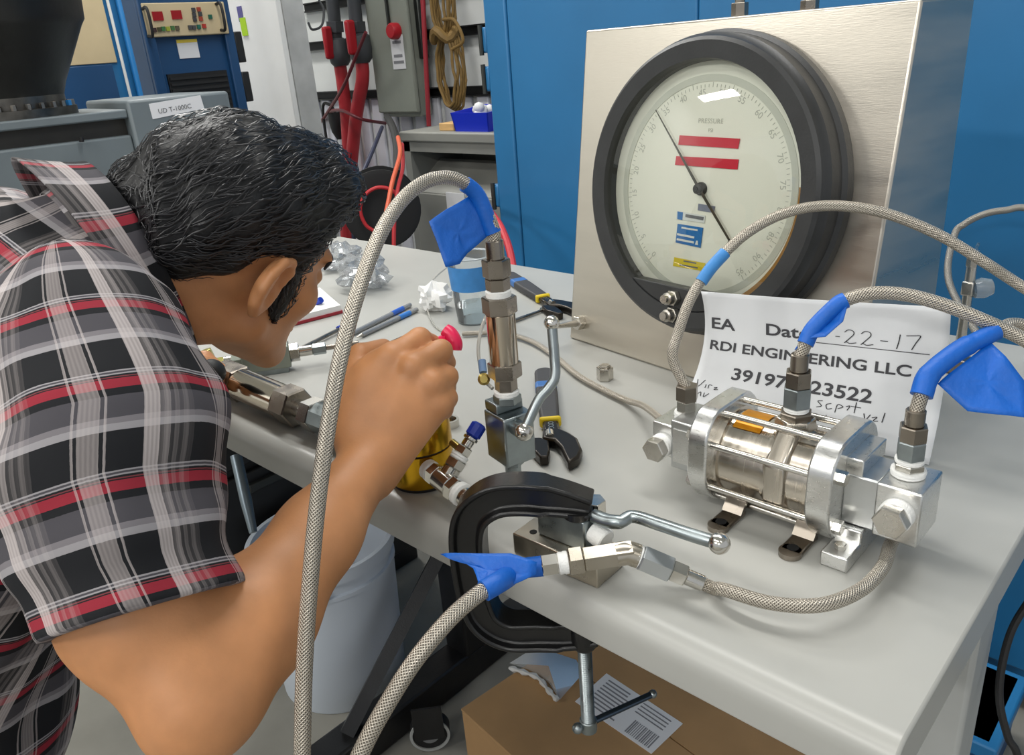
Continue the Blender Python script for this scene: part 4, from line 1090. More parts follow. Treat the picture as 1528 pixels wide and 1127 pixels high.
hand([[(0.229, 0.150), (0.231, 0.162), (0.232, 0.172)], [(0.238, 0.171), (0.246, 0.172), (0.252, 0.172), (0.248, 0.162), (0.244, 0.151)]])
# handwritten notes low on the sheet (mostly behind the pump)
hand([[(0.006, 0.056), (0.009, 0.044), (0.016, 0.057)], [(0.019, 0.050), (0.019, 0.044)], [(0.023, 0.044), (0.023, 0.050), (0.027, 0.050)], [(0.030, 0.047), (0.034, 0.048), (0.031, 0.044), (0.036, 0.045)],
      [(0.008, 0.036), (0.004, 0.038), (0.008, 0.030), (0.003, 0.029)], [(0.012, 0.030), (0.016, 0.036), (0.018, 0.029)], [(0.021, 0.036), (0.022, 0.029), (0.027, 0.036)],
      [(0.004, 0.020), (0.009, 0.022), (0.009, 0.014), (0.004, 0.014)]])
hand([[(0.160, 0.058), (0.155, 0.056), (0.160, 0.050), (0.155, 0.047)], [(0.170, 0.056), (0.165, 0.053), (0.167, 0.047), (0.172, 0.049)], [(0.176, 0.044), (0.177, 0.056), (0.183, 0.054), (0.178, 0.050)],
      [(0.186, 0.055), (0.190, 0.057), (0.188, 0.050)], [(0.196, 0.064), (0.196, 0.048)], [(0.191, 0.057), (0.202, 0.057)], [(0.150, 0.036), (0.158, 0.037), (0.160, 0.030), (0.152, 0.026)],
      [(0.168, 0.038), (0.168, 0.027)], [(0.206, 0.050), (0.209, 0.042), (0.213, 0.050)], [(0.215, 0.046), (0.220, 0.048), (0.217, 0.042), (0.222, 0.043)], [(0.227, 0.056), (0.226, 0.042)]])

# ================================================================== VALVE TOWER
TX, TY = -0.530, 0.528
def tz(py): return zat(TX, TY, py)
UPV = V(0, 0, 1)
tower = root('valve_tower', V(TX, TY, TZ), 'upright zinc ball valve with a stainless filter on top, standing on the bench', 'valve')
def seg(kind, y0, y1, rd, m, nm, **k):
    a, b = V(TX, TY, tz(y0)), V(TX, TY, tz(y1))
    if kind == 'h': part(nm, MB().cyl(a, b, rd, None, 6, V(0.6, 0.8, 0), 0.001, ph=0.3), m, tower, smooth=25)
    else: part(nm, MB().cyl(a, b, rd, None, 32, None, min(0.001, rd * 0.2)), m, tower)
part('base_tape', MB().cyl(V(TX, TY, TZ), V(TX, TY, tz(716)), 0.0098, n=24, ch=0.001), PTFE, tower)
seg('c', 717, 690, 0.0085, ZINC, 'nipple')
seg('h', 692, 678, 0.0125, ZINC, 'lower_collar')
tq = math.radians(-14)
Mt4 = Matrix.Translation(V(TX, TY, 0)) @ Matrix.Rotation(tq, 4, 'Z')
part('valve_block', MB().bb(-0.0195, 0.0195, -0.018, 0.018, tz(682), tz(612), Mt4), ZINC, tower, bevel=0.002)
part('block_shoulder', MB().bb(-0.0195, 0.004, -0.016, 0.016, tz(612), tz(598), Mt4), ZINC, tower, bevel=0.0015)
seg('h', 600, 588, 0.0145, ZINC, 'upper_collar')
seg('c', 589, 581, 0.0128, PTFE, 'thread_tape')
seg('h', 582, 560, 0.0115, STEELD, 'hex_nipple')
seg('h', 562, 540, 0.0172, STEELD, 'filter_hex')
seg('c', 541, 466, 0.0146, mat('polished_stainless', (200, 190, 176), 0.12, 1.0, var=0.05, vscale=10), 'filter_body')
seg('h', 467, 442, 0.0172, STEELD, 'filter_hex')
seg('c', 443, 432, 0.0125, PTFE, 'thread_tape')
seg('h', 433, 414, 0.0120, STEELD, 'hose_nut')
seg('h', 413, 386, 0.0138, STEELD, 'hose_nut')
seg('c', 387, 358, 0.0088, STEELD, 'hose_ferrule')
hub = Mt4 @ V(0.0195, -0.004, (tz(640) + tz(612)) / 2)
hx = Mt4.to_3x3() @ V(1, 0, 0)
part('handle_stem', MB().cyl(hub, hub + hx * 0.010, 0.0085, n=18), ZINC, tower)
hd0 = proj(hub + hx * 0.014)[2]
hw = [hub + hx * 0.014, P(803, 598, hd0 - 0.002), P(818, 580, hd0 - 0.003), P(828, 562, hd0 - 0.004), P(827, 530, hd0 - 0.004), P(823, 482, hd0 - 0.006)]
part('handle_ball', MB().sphere(hub + hx * 0.014, 0.0098, 20), NICKEL, tower)
part('handle_arm', MB().tube(spl(hw, 8), 0.0052, 14), ZINC, tower)
part('handle_ball', MB().sphere(hw[-1], 0.0078, 18), NICKEL, tower)
def hang(p, dx, dy):
    return [V(p.x, p.y, p.z * 0.6), V(p.x + dx * 0.2, p.y + dy * 0.2, p.z * 0.25), V(p.x + dx, p.y + dy, 0.03), V(p.x + dx * 3, p.y + dy * 3, 0.008), V(p.x + dx * 6, p.y + dy * 5, 0.008)]
th = V(TX, TY, tz(366))
hose('braided_hose', [th, V(TX, TY, tz(340))] + pts3([(717, 300, .745), (697, 276, .735), (668, 265, .72), (634, 272, .70), (600, 299, .68), (566, 352, .655), (534, 437, .63), (509, 530, .61), (489, 640, .595), (473, 760, .585), (461, 890, .58), (454, 1000, .58), (451, 1130, .58), (450, 1300, .59)]) + hang(P(450, 1300, .59), 0.05, -0.06), 0.0062,
     'thick braided steel hose looping from the valve tower down past the forearm')
r = flag('tape_flag_on_hose', [(640, 331, .735), (666, 312, .737), (702, 292, .742), (718, 312, .747), (731, 350, .752), (697, 378, .748), (686, 394, .742), (665, 399, .736), (652, 362, .735)], 'dark blue tape flag below the top of the tall hose loop', fold=0.0015)
tw = spl([P(694, 275, .734), P(706, 284, .74), P(717, 300, .745), V(TX, TY, tz(348))], 6)
part('tape_sleeve', MB().tube(tw, 0.0076, 16), TAPE, r, smooth=60)

# ================================================================== GOLD CANISTER WITH SIDE FITTINGS
GX, GY2 = -0.622, 0.480
gold = root('gold_canister', V(GX, GY2, TZ), 'gold anodised regulator canister under the right hand', 'canister')
goldm = mat('gold_anodised', (206, 160, 40), 0.25, 1.0, var=0.08, vscale=8)
gr_ = 0.0360
def gzt(py): return zat(GX, GY2 - gr_ * 0.7, py)
part('base_ring', MB().lathe(V(GX, GY2, TZ), UPV, [(0, gr_ * 0.93), (0.004, gr_ * 0.95)], 48), RUBBER, gold)
part('lower_body', MB().lathe(V(GX, GY2, TZ + 0.004), UPV, [(0, gr_ * 0.97), (0.003, gr_), (0.038, gr_), (0.0385, gr_ * 0.97)], 64), goldm, gold)
part('joint_gap', MB().cyl(V(GX, GY2, TZ + 0.042), V(GX, GY2, TZ + 0.044), gr_ * 0.97, n=48), RUBBER, gold)
part('upper_body', MB().lathe(V(GX, GY2, TZ + 0.044), UPV, [(0, gr_ * 0.97), (0.0006, gr_), (0.040, gr_ * 0.97), (0.050, gr_ * 0.88), (0.054, gr_ * 0.7)], 64), goldm, gold)
part('top_stem', MB().cyl(V(GX, GY2, TZ + 0.098), V(GX, GY2, TZ + 0.108), 0.010, n=20), STEELD, gold)
o = V(GX + gr_ * 0.75 + 0.006, GY2 - gr_ * 0.55, TZ + 0.032)
tee = root('tee_fitting', V(o.x + 0.03, o.y - 0.004, TZ), 'shiny nickel tee fitting with white tape on the side of the gold canister', 'fitting')
dX = V(1, -0.10, -0.16).normalized()
stack(tee, o, dX, [('t', 0.010, 0.0108, PTFE, 'thread_tape'), ('h', 0.010, 0.0118, NICKEL, 'hex_end'), ('c', 0.022, 0.0115, NICKEL, 'tee_body'), ('h', 0.010, 0.0128, NICKEL, 'hex_end'), ('t', 0.009, 0.0122, PTFE, 'thread_tape'), ('c', 0.006, 0.0098, NICKEL, 'collar'), ('c', 0.010, 0.0110, NICKEL, 'end_cap')])
br = o + dX * 0.030
dB = V(0.12, 0.80, 0.75).normalized()
pb_ = stack(tee, br, dB, [('c', 0.016, 0.0095, NICKEL, 'branch_neck'), ('h', 0.010, 0.0110, NICKEL, 'branch_hex'), ('t', 0.006, 0.0095, PTFE, 'thread_tape'), ('h', 0.009, 0.0090, NICKEL, 'needle_valve_body'), ('c', 0.008, 0.0060, NICKEL, 'needle_valve_stem'), ('c', 0.004, 0.0080, NICKEL, 'stem_collar')])
part('side_bleed', MB().cyl(br + dB * 0.036, br + dB * 0.036 + V(-0.016, 0, 0.006), 0.004, n=12), mat('brass', (176, 156, 92), 0.3, 1.0), tee)
part('blue_knob', MB().lathe(pb_, dB, [(0, 0.006), (0.002, 0.0085), (0.014, 0.0085), (0.016, 0.006)], 10), mat('navy_blue_knob', (14, 46, 150), 0.35), tee, label='small dark blue knob', smooth=25)
part('knob_sticker', MB().lathe(pb_ + dB * 0.0162, dB, [(0, 0.0045), (0.0006, 0.0045)], 4), MATS['white_label_paper'], tee)

# ================================================================== BLOCK VALVE HELD BY A C-CLAMP
bcorner = Q(892, 880)                    # nearest foot of the base block
bA = Q(765, 822)                         # left foot
ux = (Q(767, 826) - bcorner); ux.z = 0
bl_ = ux.length; ux.normalize()
uy = V(-ux.y, ux.x, 0)
if uy.y < 0: uy = -uy
block = root('valve_block', bcorner, 'stainless ball valve block with a bent lever, clamped to the bench edge', 'valve')
Mk = frame(bcorner, ux, z=V(0, 0, 1))
flip = 1 if (Mk.to_3x3() @ V(0, 1, 0)).dot(uy) > 0 else -1
ht = 0.022
def kb(x0, x1, y0, y1, z0, z1):
    ya_, yb_ = sorted((y0 * flip, y1 * flip)); return MB().bb(x0, x1, ya_, yb_, z0, z1, Mk)
nick = mat('warm_nickel_block', (186, 178, 164), 0.3, 1.0, var=0.08, vscale=25, rvar=0.06)
part('base_block', kb(0, bl_, 0, 0.040, 0.0005, ht), nick, block, bevel=0.0012)
for hx_, hy_ in ((bl_ - 0.015, 0.012), (0.015, 0.012)):
    h0 = Mk @ V(hx_, hy_ * flip, ht)
    part('bolt_hole', MB().cyl(h0, h0 + V(0, 0, 0.0005), 0.0035, n=16), MATS['hole_shadow'], block)
vzc = TZ + ht
jaw = Q(862, 768, vzc + 0.028)
part('valve_body', kb(bl_ * 0.22, bl_ * 0.78, 0.012, 0.040, ht, ht + 0.030), ZINC, block, bevel=0.0015)
# through axis of the valve: from the taped hose (left) to the right hand hose
pA_, pB_ = P(812, 842, 0.655), Q(1010, 852, TZ + 0.022)
pA_ = Q(808, 845, TZ + 0.030); pC_ = Q(940, 825, TZ + 0.034)
ax1 = (pC_ - pA_).normalized()
stack(block, pA_, ax1, [('h', 0.014, 0.0095, NICKEL, 'hose_nut'), ('t', 0.009, 0.0095, PTFE, 'thread_tape'), ('h', 0.012, 0.0125, nick, 'hex_adapter'), ('h', 0.042, 0.0110, nick, 'hex_adapter')])
eB_ = Q(1018, 858, TZ + 0.016)
part('elbow', MB().tube(spl([pC_ - ax1 * 0.012, pC_ - ax1 * 0.002, pC_ + (eB_ - pC_).normalized() * 0.008], 6), 0.0102, 16), nick, block)
eB = Q(1018, 858, TZ + 0.016)
ax2 = (eB - pC_).normalized()
e_end = stack(block, pC_ + ax2 * 0.002, ax2, [('t', 0.008, 0.0098, PTFE, 'thread_tape'), ('h', 0.026, 0.0118, mat('pale_zinc', (190, 194, 196), 0.35, 0.9), 'hex_coupling'), ('h', 0.013, 0.0098, NICKEL, 'hose_nut'), ('c', 0.016, 0.0068, NICKEL, 'hose_ferrule')])
# stem and lever
stem = Q(880, 778, vzc + 0.020)
vb = Q(893, 768, vzc + 0.026)
part('stem_tape', MB().cyl(Q(905, 808, vzc + 0.012), Q(885, 792, vzc + 0.016), 0.010, n=20, ch=0.001), PTFE, block)
lv = [Q(886, 770, vzc + 0.032), Q(905, 777, vzc + 0.032), Q(925, 779, vzc + 0.034), Q(945, 771, vzc + 0.036), Q(985, 783, vzc + 0.037), Q(1030, 798, vzc + 0.037), Q(1066, 809, vzc + 0.037)]
part('lever_hub', MB().hex(Q(886, 772, vzc + 0.020), Q(886, 772, vzc + 0.020) + V(0, 0, 0.018), 0.011), NICKEL, block, smooth=25)
part('lever_arm', MB().tube(spl(lv, 8), [0.0062] * 17 + [0.0056] * 32, 14), ZINC, block)
part('lever_ball', MB().sphere(lv[-1] + (lv[-1] - lv[-2]).normalized() * 0.004, 0.0088, 20), NICKEL, block)
# the hose to the pump's underside
hose('braided_hose', [e_end - ax2 * 0.004, e_end + ax2 * 0.01] + [Q(1080, 880, TZ + 0.016), Q(1150, 900, TZ + 0.020), Q(1225, 903, TZ + 0.022), Q(1285, 880, TZ + 0.021), Q(1318, 845, TZ + 0.018), Q(1329, 812, TZ + 0.014), V(-0.176, PY - 0.006, PZ - 0.026)], 0.0056,
     'braided steel hose lying on the bench from block valve to pump underside')
hA = pA_ + ax1 * 0.004
hose('braided_hose', [hA, pA_ - ax1 * 0.02] + pts3([(742, 870, .63), (712, 888, .62), (670, 925, .605), (620, 985, .59), (578, 1050, .58), (545, 1110, .575), (520, 1170, .573), (496, 1260, .575), (486, 1380, .58)]) + hang(P(486, 1380, .58), 0.08, -0.02), 0.0066,
     'braided steel hose running from the clamped block valve down to the floor')
r = flag('tape_flag_on_hose', [(657, 827, .66), (694, 825, .652), (762, 827, .645), (801, 838, .642), (800, 858, .640), (766, 872, .634), (720, 884, .622), (713, 868, .63), (706, 848, .645), (684, 833, .655)], 'blue tape flag on the hose beside the black C-clamp', fold=-0.002)
tw = spl([pA_ + ax1 * 0.001, pA_ - ax1 * 0.018, P(748, 867, .632), P(722, 882, .622)], 6)
part('tape_sleeve', MB().tube(tw, 0.0086, 16), TAPE, r, smooth=60)

# C-clamp
jx = Q(862, 762, TZ + 0.058)
sp_ = Q(706, 858, TZ - 0.015)
hd = V(jx.x - sp_.x, jx.y - sp_.y, 0); throat = hd.length; hd.normalize()
sd = V(-hd.y, hd.x, 0)
def CL(a, z): return V(sp_.x, sp_.y, 0) + hd * a + V(0, 0, z)
zt_, zb_ = TZ + 0.066, TZ - 0.076
path = [CL(throat + 0.012, zt_ - 0.002), CL(throat * 0.85, zt_ + 0.004), CL(throat * 0.55, zt_ + 0.007), CL(throat * 0.28, zt_ + 0.003), CL(throat * 0.08, zt_ - 0.012), CL(0.0, zt_ - 0.035),
        CL(-0.001, (zt_ + zb_) / 2), CL(0.002, zb_ + 0.035), CL(throat * 0.10, zb_ + 0.012), CL(throat * 0.30, zb_), CL(throat * 0.6, zb_ + 0.002), CL(throat * 0.9, zb_ + 0.004), CL(throat + 0.012, zb_ + 0.008)]
pth = spl(path, 6)
def isec(t):
    """ribbed section: thick outer and inner flanges, thin web"""
    w = 0.013 if 0.12 < t < 0.88 else 0.011
    h = 0.0155
    if t < 0.12: h = 0.010 + 0.0055 * t / 0.12
    if t > 0.88: h = 0.012 + 0.0035 * (1 - t) / 0.12
    f_ = 0.0045; wb_ = 0.0055
    return [(-w, -h), (w, -h), (w, -h + f_), (wb_, -h + f_ + 0.002), (wb_, h - f_ - 0.002), (w, h - f_), (w, h), (-w, h), (-w, h - f_), (-wb_, h - f_ - 0.002), (-wb_, -h + f_ + 0.002), (-w, -h + f_)]
clamp = root('c_clamp', CL(throat * 0.4, TZ - 0.09), 'black cast C-clamp gripping the bench edge and block valve', 'clamp')
cbk = mat('black_clamp_enamel', (20, 20, 21), 0.3, var=0.2, vscale=40, bump=0.1, bscale=260)
part('frame', MB().sweep(pth, [isec(i / (len(pth) - 1)) for i in range(len(pth))], sd), cbk, clamp, bevel=0.0015)
part('anvil', MB().lathe(CL(throat, zt_ - 0.006), V(0, 0, -1), [(0, 0.013), (0.006, 0.013), (0.008, 0.011)], 24), cbk, clamp)
part('screw_boss', MB().lathe(CL(throat, zb_ - 0.013), UPV, [(0, 0.010), (0.004, 0.0125), (0.026, 0.0125), (0.030, 0.010)], 24), cbk, clamp)
zlow = zat(CL(throat, 0).x, CL(throat, 0).y, 1080)
prof = [(0, 0.005)]; t = 0.002; zs0 = zlow + 0.004; zs1 = TZ - 0.050
while t < zs1 - zs0:
    prof += [(t, 0.0068), (t + 0.0012, 0.0058)]; t += 0.0024
part('screw', MB().lathe(CL(throat, zs0), UPV, prof, 20), ZINC, clamp, smooth=60)
part('swivel_pad', MB().lathe(CL(throat, TZ - 0.052), UPV, [(0, 0.007), (0.002, 0.011), (0.006, 0.012)], 20), ZINC, clamp)
ce = CL(throat, zlow)
part('screw_head', MB().cyl(ce - V(0, 0, 0.008), ce + V(0, 0, 0.006), 0.0085, n=16, ch=0.001), ZINC, clamp)
bt = P(974, 1036, proj(ce)[2] + 0.03); bd = (bt - ce).normalized()
part('tommy_bar', MB().cyl(ce - bd * 0.012, bt, 0.0034, n=14), mat('blued_steel', (74, 86, 100), 0.3, 1.0), clamp)
part('bar_end', MB().sphere(ce - bd * 0.012, 0.0055, 14), ZINC, clamp)
part('bar_end', MB().sphere(bt, 0.0045, 14), ZINC, clamp)

# ================================================================== WRENCHES
wblk = mat('black_oxide_steel', (58, 54, 50), 0.35, 0.9, var=0.15, vscale=40)
grip = mat('charcoal_rubber_grip', (58, 58, 60), 0.6, bump=0.1, bscale=300)
def wrench(name, tail_, head_, label, size=1.0, hang=0.0):
    a = Vector(tail_); b = Vector(head_); d_ = b - a; d_.z = 0; L_ = d_.length; d_.normalize()
    s_ = V(-d_.y, d_.x, 0)
    rt = root(name, (a + b) / 2, label, 'wrench', 'adjustable wrenches')
    M_ = frame(V(a.x, a.y, TZ + 0.001), d_, z=UPV)
    hw_ = 0.0135 * size
    out = []
    for j in range(13):
        q = math.pi / 2 + math.pi * j / 12; out.append((hw_ + hw_ * math.cos(q), hw_ * math.sin(q)))
    out += [(L_ * 0.40, -hw_ * 1.05), (L_ * 0.74, -hw_ * 0.85), (L_ * 0.74, hw_ * 0.85), (L_ * 0.40, hw_ * 1.05)]
    part('grip', MB().prism(out, M_, 0.014), grip, rt, bevel=0.004, seg=3)
    part('blue_band', MB().bb(L_ * 0.22, L_ * 0.32, -hw_ * 1.06, hw_ * 1.06, 0.0005, 0.0146, M_), mat('blue_grip_inlay', (52, 104, 168), 0.5), rt, bevel=0.004, seg=3)
    part('yellow_band', MB().bb(L_ * 0.725, L_ * 0.755, -hw_ * 0.98, hw_ * 0.98, 0.0003, 0.0146, M_), mat('yellow_grip_ring', (226, 196, 28), 0.5), rt, bevel=0.003)
    part('shank', MB().bb(L_ * 0.75, L_ * 0.90, -hw_ * 0.72, hw_ * 0.72, 0.003, 0.011, M_), wblk, rt, bevel=0.003)
    h = L_
    up = [(h * 0.86, hw_ * 0.6), (h * 0.93, hw_ * 1.5), (h * 1.0, hw_ * 2.1), (h * 1.12, hw_ * 2.3), (h * 1.20, hw_ * 1.9), (h * 1.25, hw_ * 1.0), (h * 1.19, hw_ * 0.8), (h * 1.08, hw_ * 0.55), (h * 1.0, hw_ * 0.1), (h * 0.97, -hw_ * 0.9), (h * 0.86, -hw_ * 0.75)]
    part('fixed_jaw', MB().prism(up, M_, 0.013), wblk, rt, bevel=0.003)
    lo = [(h * 0.955, -hw_ * 1.0), (h * 1.0, -hw_ * 0.35), (h * 1.10, -hw_ * 0.35), (h * 1.17, -hw_ * 0.55), (h * 1.17, -hw_ * 1.2), (h * 1.06, -hw_ * 1.9), (h * 0.95, -hw_ * 1.7)]
    part('sliding_jaw', MB().prism(lo, M_, 0.012), wblk, rt, bevel=0.002)
    c_ = M_ @ V(h * 0.935, -hw_ * 0.2, 0.012)
    part('thumbwheel', MB().cyl(c_ - d_ * 0.006, c_ + d_ * 0.006, 0.005 * size, n=14), NICKEL, rt)
    for j in range(3):
        p_ = M_ @ V(L_ * (0.79 + 0.03 * j), 0, 0.011)
        part('stamped_letter', MB().ring(frame(p_, d_, z=UPV), 0.0035, 0.0024, 0.0004, 16), ZINC, rt)
    return rt
wrench('adjustable_wrench', Q(812, 562), Q(826, 672), 'adjustable wrench with blue and yellow grip bands, jaws toward the C-clamp')
wrench('adjustable_wrench', Q(757, 416), Q(832, 466), 'adjustable wrench with dark handle lying against the gauge housing', 1.05)
# pick tool
a, b = Q(757, 486), Q(808, 467)
r = root('steel_pick', (a + b) / 2, 'small steel pick between the clear cup and gauge housing', 'tool')
part('shaft', MB().tube([a + V(0, 0, 0.004), b + V(0, 0, 0.004)], [0.0035, 0.0025], 10), STEELD, r)
part('hex_end', MB().hex(b + V(0, 0, 0.005), b + (b - a).normalized() * 0.014 + V(0, 0, 0.005), 0.005), ZINC, r)
# nut and ring
o = Q(903, 566)
single('hex_nut', MB().hex(o, o + V(0, 0, 0.018), 0.0115).hex(o + V(0, 0, 0.018), o + V(0, 0, 0.021), 0.008), STEEL, o, 'small steel hex nut standing before the gauge housing', 'nut', smooth=25)
o = Q(672, 636)
r = root('tube_clamp', o, 'small round steel ring fitting right of the hand', 'ring')
part('ring', MB().lathe(o, UPV, [(0.0, 0.0115), (0.010, 0.0115), (0.010, 0.0085), (0.0, 0.0085)], 28, cap=False), NICKEL, r)
part('insert', MB().lathe(o, UPV, [(0, 0.008), (0.005, 0.008)], 20), STEELD, r)
o = Q(683, 690)
r = root('lock_ring', o, 'tiny steel ring lying behind the tee fitting', 'ring')
part('ring', MB().lathe(o, UPV, [(0.0, 0.008), (0.006, 0.008), (0.006, 0.005), (0.0, 0.005)], 24, cap=False), NICKEL, r)

# thin steel line behind, from the pump's left end to the tower
hose('steel_line', [V(-0.412, PY + 0.012, PZ - 0.006), Q(962, 607, TZ + 0.022), Q(936, 598, TZ + 0.008), Q(905, 584, TZ + 0.006), Q(862, 560, TZ + 0.006), Q(826, 530, TZ + 0.006), Q(790, 508, TZ + 0.006), Q(745, 497, TZ + 0.006), Q(690, 498, TZ + 0.006)], 0.0040,
     'thin braided steel hose curving across the bench from the pump left end')
tw = [P(738, 455, .86), P(722, 480, .87), P(714, 515, .86), P(716, 545, .85), P(722, 566, .84), P(735, 580, .83)]
single('clear_tubing', MB().tube(spl(tw, 8), 0.002, 10), mat('clear_tubing', (216, 214, 206), 0.2, trans=0.6), tw[0], 'thin clear tube bowed beside the valve tower', 'tube')
o = P(722, 566, .835)
r = root('brass_bleed', V(o.x, o.y, o.z - 0.01), 'small brass bleed fitting left of the valve tower', 'fitting')
part('brass_cap', MB().lathe(o, (CAM - o).normalized(), [(0, 0.0065), (0.005, 0.0065), (0.006, 0.004), (0.008, 0.004)], 16), MATS['brass'], r)
part('blue_sleeve', MB().cyl(P(719, 538, .845), P(721, 556, .84), 0.0042, n=12), mat('dusty_blue_sleeve', (108, 138, 176), 0.5), r)

# ================================================================== CUP, TISSUE, BAG, BOOK, PENS
co = Q(710, 478)
chz = zat(co.x, co.y, 380) - TZ
cup = root('plastic_cup', co, 'clear plastic cup with blue tape and water, behind the valve tower', 'cup')
cr0, cr1 = 0.031, 0.040
part('wall', MB().lathe(co, UPV, [(0.001, cr0 * 0.98), (0.003, cr0), (chz, cr1)], 40, cap=False), clear('clear_cup_plastic', (244, 248, 250), 0.05, 0.06, 0.06), cup)
part('base', MB().cyl(co, co + V(0, 0, 0.002), cr0 * 0.98, n=36), clear('clear_cup_base', (240, 247, 250), 0.05, 0.06, 0.08), cup)
part('water', MB().cyl(co + V(0, 0, 0.003), co + V(0, 0, 0.03), cr0 * 0.97, cr0 * 1.03, n=36), clear('water_in_cup', (236, 245, 249), 0.04, 0.02, 0.02), cup)
part('rim', MB().lathe(co, UPV, [(chz - 0.002, cr1), (chz, cr1 + 0.002), (chz + 0.0015, cr1 + 0.0005), (chz - 0.001, cr1 - 0.0012)], 40, cap=False), mat('cup_rim', (214, 222, 226), 0.25, trans=0.5), cup)
vdir = (CAM - co); vdir.z = 0; vdir.normalize(); vs_ = V(-vdir.y, vdir.x, 0)
z0c, z1c = zat(co.x, co.y, 428) - TZ, zat(co.x, co.y, 392) - TZ
def tapef(u, v):
    q = math.radians(-80 + 130 * u); z = z0c + (z1c - z0c) * v
    rr = (cr0 + (cr1 - cr0) * z / chz) + 0.0008
    return co + (vdir * math.cos(q) - vs_ * math.sin(q) * -1) * rr + V(0, 0, z)
part('tape_band', MB().grid(tapef, 16, 3), TAPEL, cup, label='light blue tape band', smooth=60)
wm = mat('white_tissue', (238, 238, 236), 0.85, bump=0.3, bscale=80)
def crumple(name, centre, rx, ry, rz, m, label, cat, seed, amp=0.35):
    mb = MB(); mb.sphere(V(0, 0, 0), 1.0, 26)
    out = []
    for p in mb.v:
        n1 = mnoise.noise(p * 2.1 + V(seed, 0, 0)); n2 = abs(mnoise.noise(p * 4.3 + V(0, seed, 0)))
        k_ = 1 + amp * n1 - amp * 0.9 * n2
        out.append(V(centre.x + p.x * rx * k_, centre.y + p.y * ry * k_, max(TZ + 0.001, centre.z + rz * 0.8 + p.z * rz * k_)))
    mb.v = out
    return single(name, mb, m, V(centre.x, centre.y, TZ), label, cat, smooth=28)
crumple('crumpled_tissue', Q(650, 462), 0.034, 0.030, 0.028, wm, 'crumpled white tissue left of the clear cup', 'tissue', 3.3, 0.5)
crumple('plastic_bag', Q(545, 430), 0.06, 0.05, 0.04, clear('crinkled_clear_bag', (236, 238, 240), 0.10, 0.12, 0.18), 'crumpled clear plastic bag behind the thick hose loop', 'plastic bag', 8.1, 0.6)
crumple('plastic_bag', Q(512, 400), 0.05, 0.05, 0.03, MATS['crinkled_clear_bag'], 'flat clear plastic bag in front of the face at bench back', 'plastic bag', 5.2, 0.6)
# book with a red lower edge
k = [Q(420, 492), Q(512, 468), Q(480, 440), Q(395, 458)]
r = root('notebook', k[0], 'white paper pad with red edge in front of the face', 'notebook')
part('red_cover', MB().slab([p + V(0, 0, 0.006) for p in k][::-1], V(0, 0, -0.005)), mat('dark_red_cover', (150, 30, 44), 0.5), r)
part('pages', MB().slab([(p.lerp(sum(k, V(0, 0, 0)) / 4, 0.03)) + V(0, 0, 0.016) for p in k][::-1], V(0, 0, -0.010)), WHITEP, r)
o = Q(472, 453, TZ + 0.017)
part('blue_cap', MB().cyl(o, o + V(0.012, 0.004, 0.008), 0.006, n=12), mat('cobalt_pen_cap', (30, 60, 170), 0.4), r)
pen_m = mat('clear_grey_pen', (150, 152, 154), 0.25, 0.3)
for j, (pa, pb2, cl_, lb) in enumerate(((((527, 497), (612, 455), (44, 96, 190)), 0, 0, 'upper'), (((540, 500), (622, 462), (50, 120, 200)), 0, 0, 'lower'))):
    (p0, p1, cc_) = pa
    a, b = Q(*p0, TZ + 0.005), Q(*p1, TZ + 0.005)
    r = root('ball_pen', a, 'clear ball pen with blue tip left of the tissue, %s of two' % lb, 'pen', 'pens by the tissue')
    part('barrel', MB().cyl(a, b, 0.0042, n=12), pen_m, r)
    part('blue_end', MB().cyl(a.lerp(b, 0.66), a.lerp(b, 0.86), 0.0047, n=12), mat('blue_pen_%d' % j, cc_, 0.4), r)
    part('tip', MB().cyl(a, a + (a - b).normalized() * 0.012, 0.0035, 0.001, n=12), STEEL, r)
a, b = Q(440, 525, TZ + 0.005), Q(505, 492, TZ + 0.006)
r = root('hex_driver', a, 'slim steel driver with a blue end on the bench before the face', 'tool')
part('shaft', MB().cyl(a, b, 0.0035, n=10), STEELD, r)
part('blue_end', MB().cyl(b, b + (b - a).normalized() * 0.016, 0.006, n=12), MATS['cobalt_pen_cap'], r)
tl = [Q(672, 395, TZ + 0.03), Q(645, 420, TZ + 0.025), Q(637, 455, TZ + 0.01), Q(648, 485, TZ + 0.003), Q(670, 500, TZ + 0.003)]
single('clear_tubing', MB().tube(spl(tl, 8), 0.0014, 8), MATS['clear_tubing'], tl[-1], 'thin clear tube looping out of the plastic cup', 'tube')

# ================================================================== FILTER AND VALVE NEAR THE FACE
FY = 0.475; FZ = TZ + 0.027
def fx_at(px):
    lo, hi = -1.3, -0.5
    for _ in range(40):
        m_ = (lo + hi) / 2
        if proj((m_, FY, FZ))[0] < px: lo = m_
        else: hi = m_
    return lo
fl = root('inline_filter', V(fx_at(400), FY, TZ), 'stainless inline filter lying on the bench edge under the face', 'filter')
sx = [fx_at(v) for v in (332, 352, 362, 424, 446, 462, 476, 540)]
FO = V(0, FY, FZ)
part('hex_end', MB().cyl(FO + V(sx[0], 0, 0), FO + V(sx[2], 0, 0), 0.026, n=6, ch=0.002), STEELD, fl, smooth=25)
part('filter_body', MB().cyl(FO + V(sx[2], 0, 0), FO + V(sx[3], 0, 0), 0.0225, n=40), MATS['polished_stainless'], fl)
part('hex_end', MB().cyl(FO + V(sx[3], 0, 0), FO + V(sx[4], 0, 0), 0.026, n=6, ch=0.002), STEELD, fl, smooth=25)
part('reducer', MB().cyl(FO + V(sx[4], 0, 0), FO + V(sx[5], 0, 0), 0.012, n=20), NICKEL, fl)
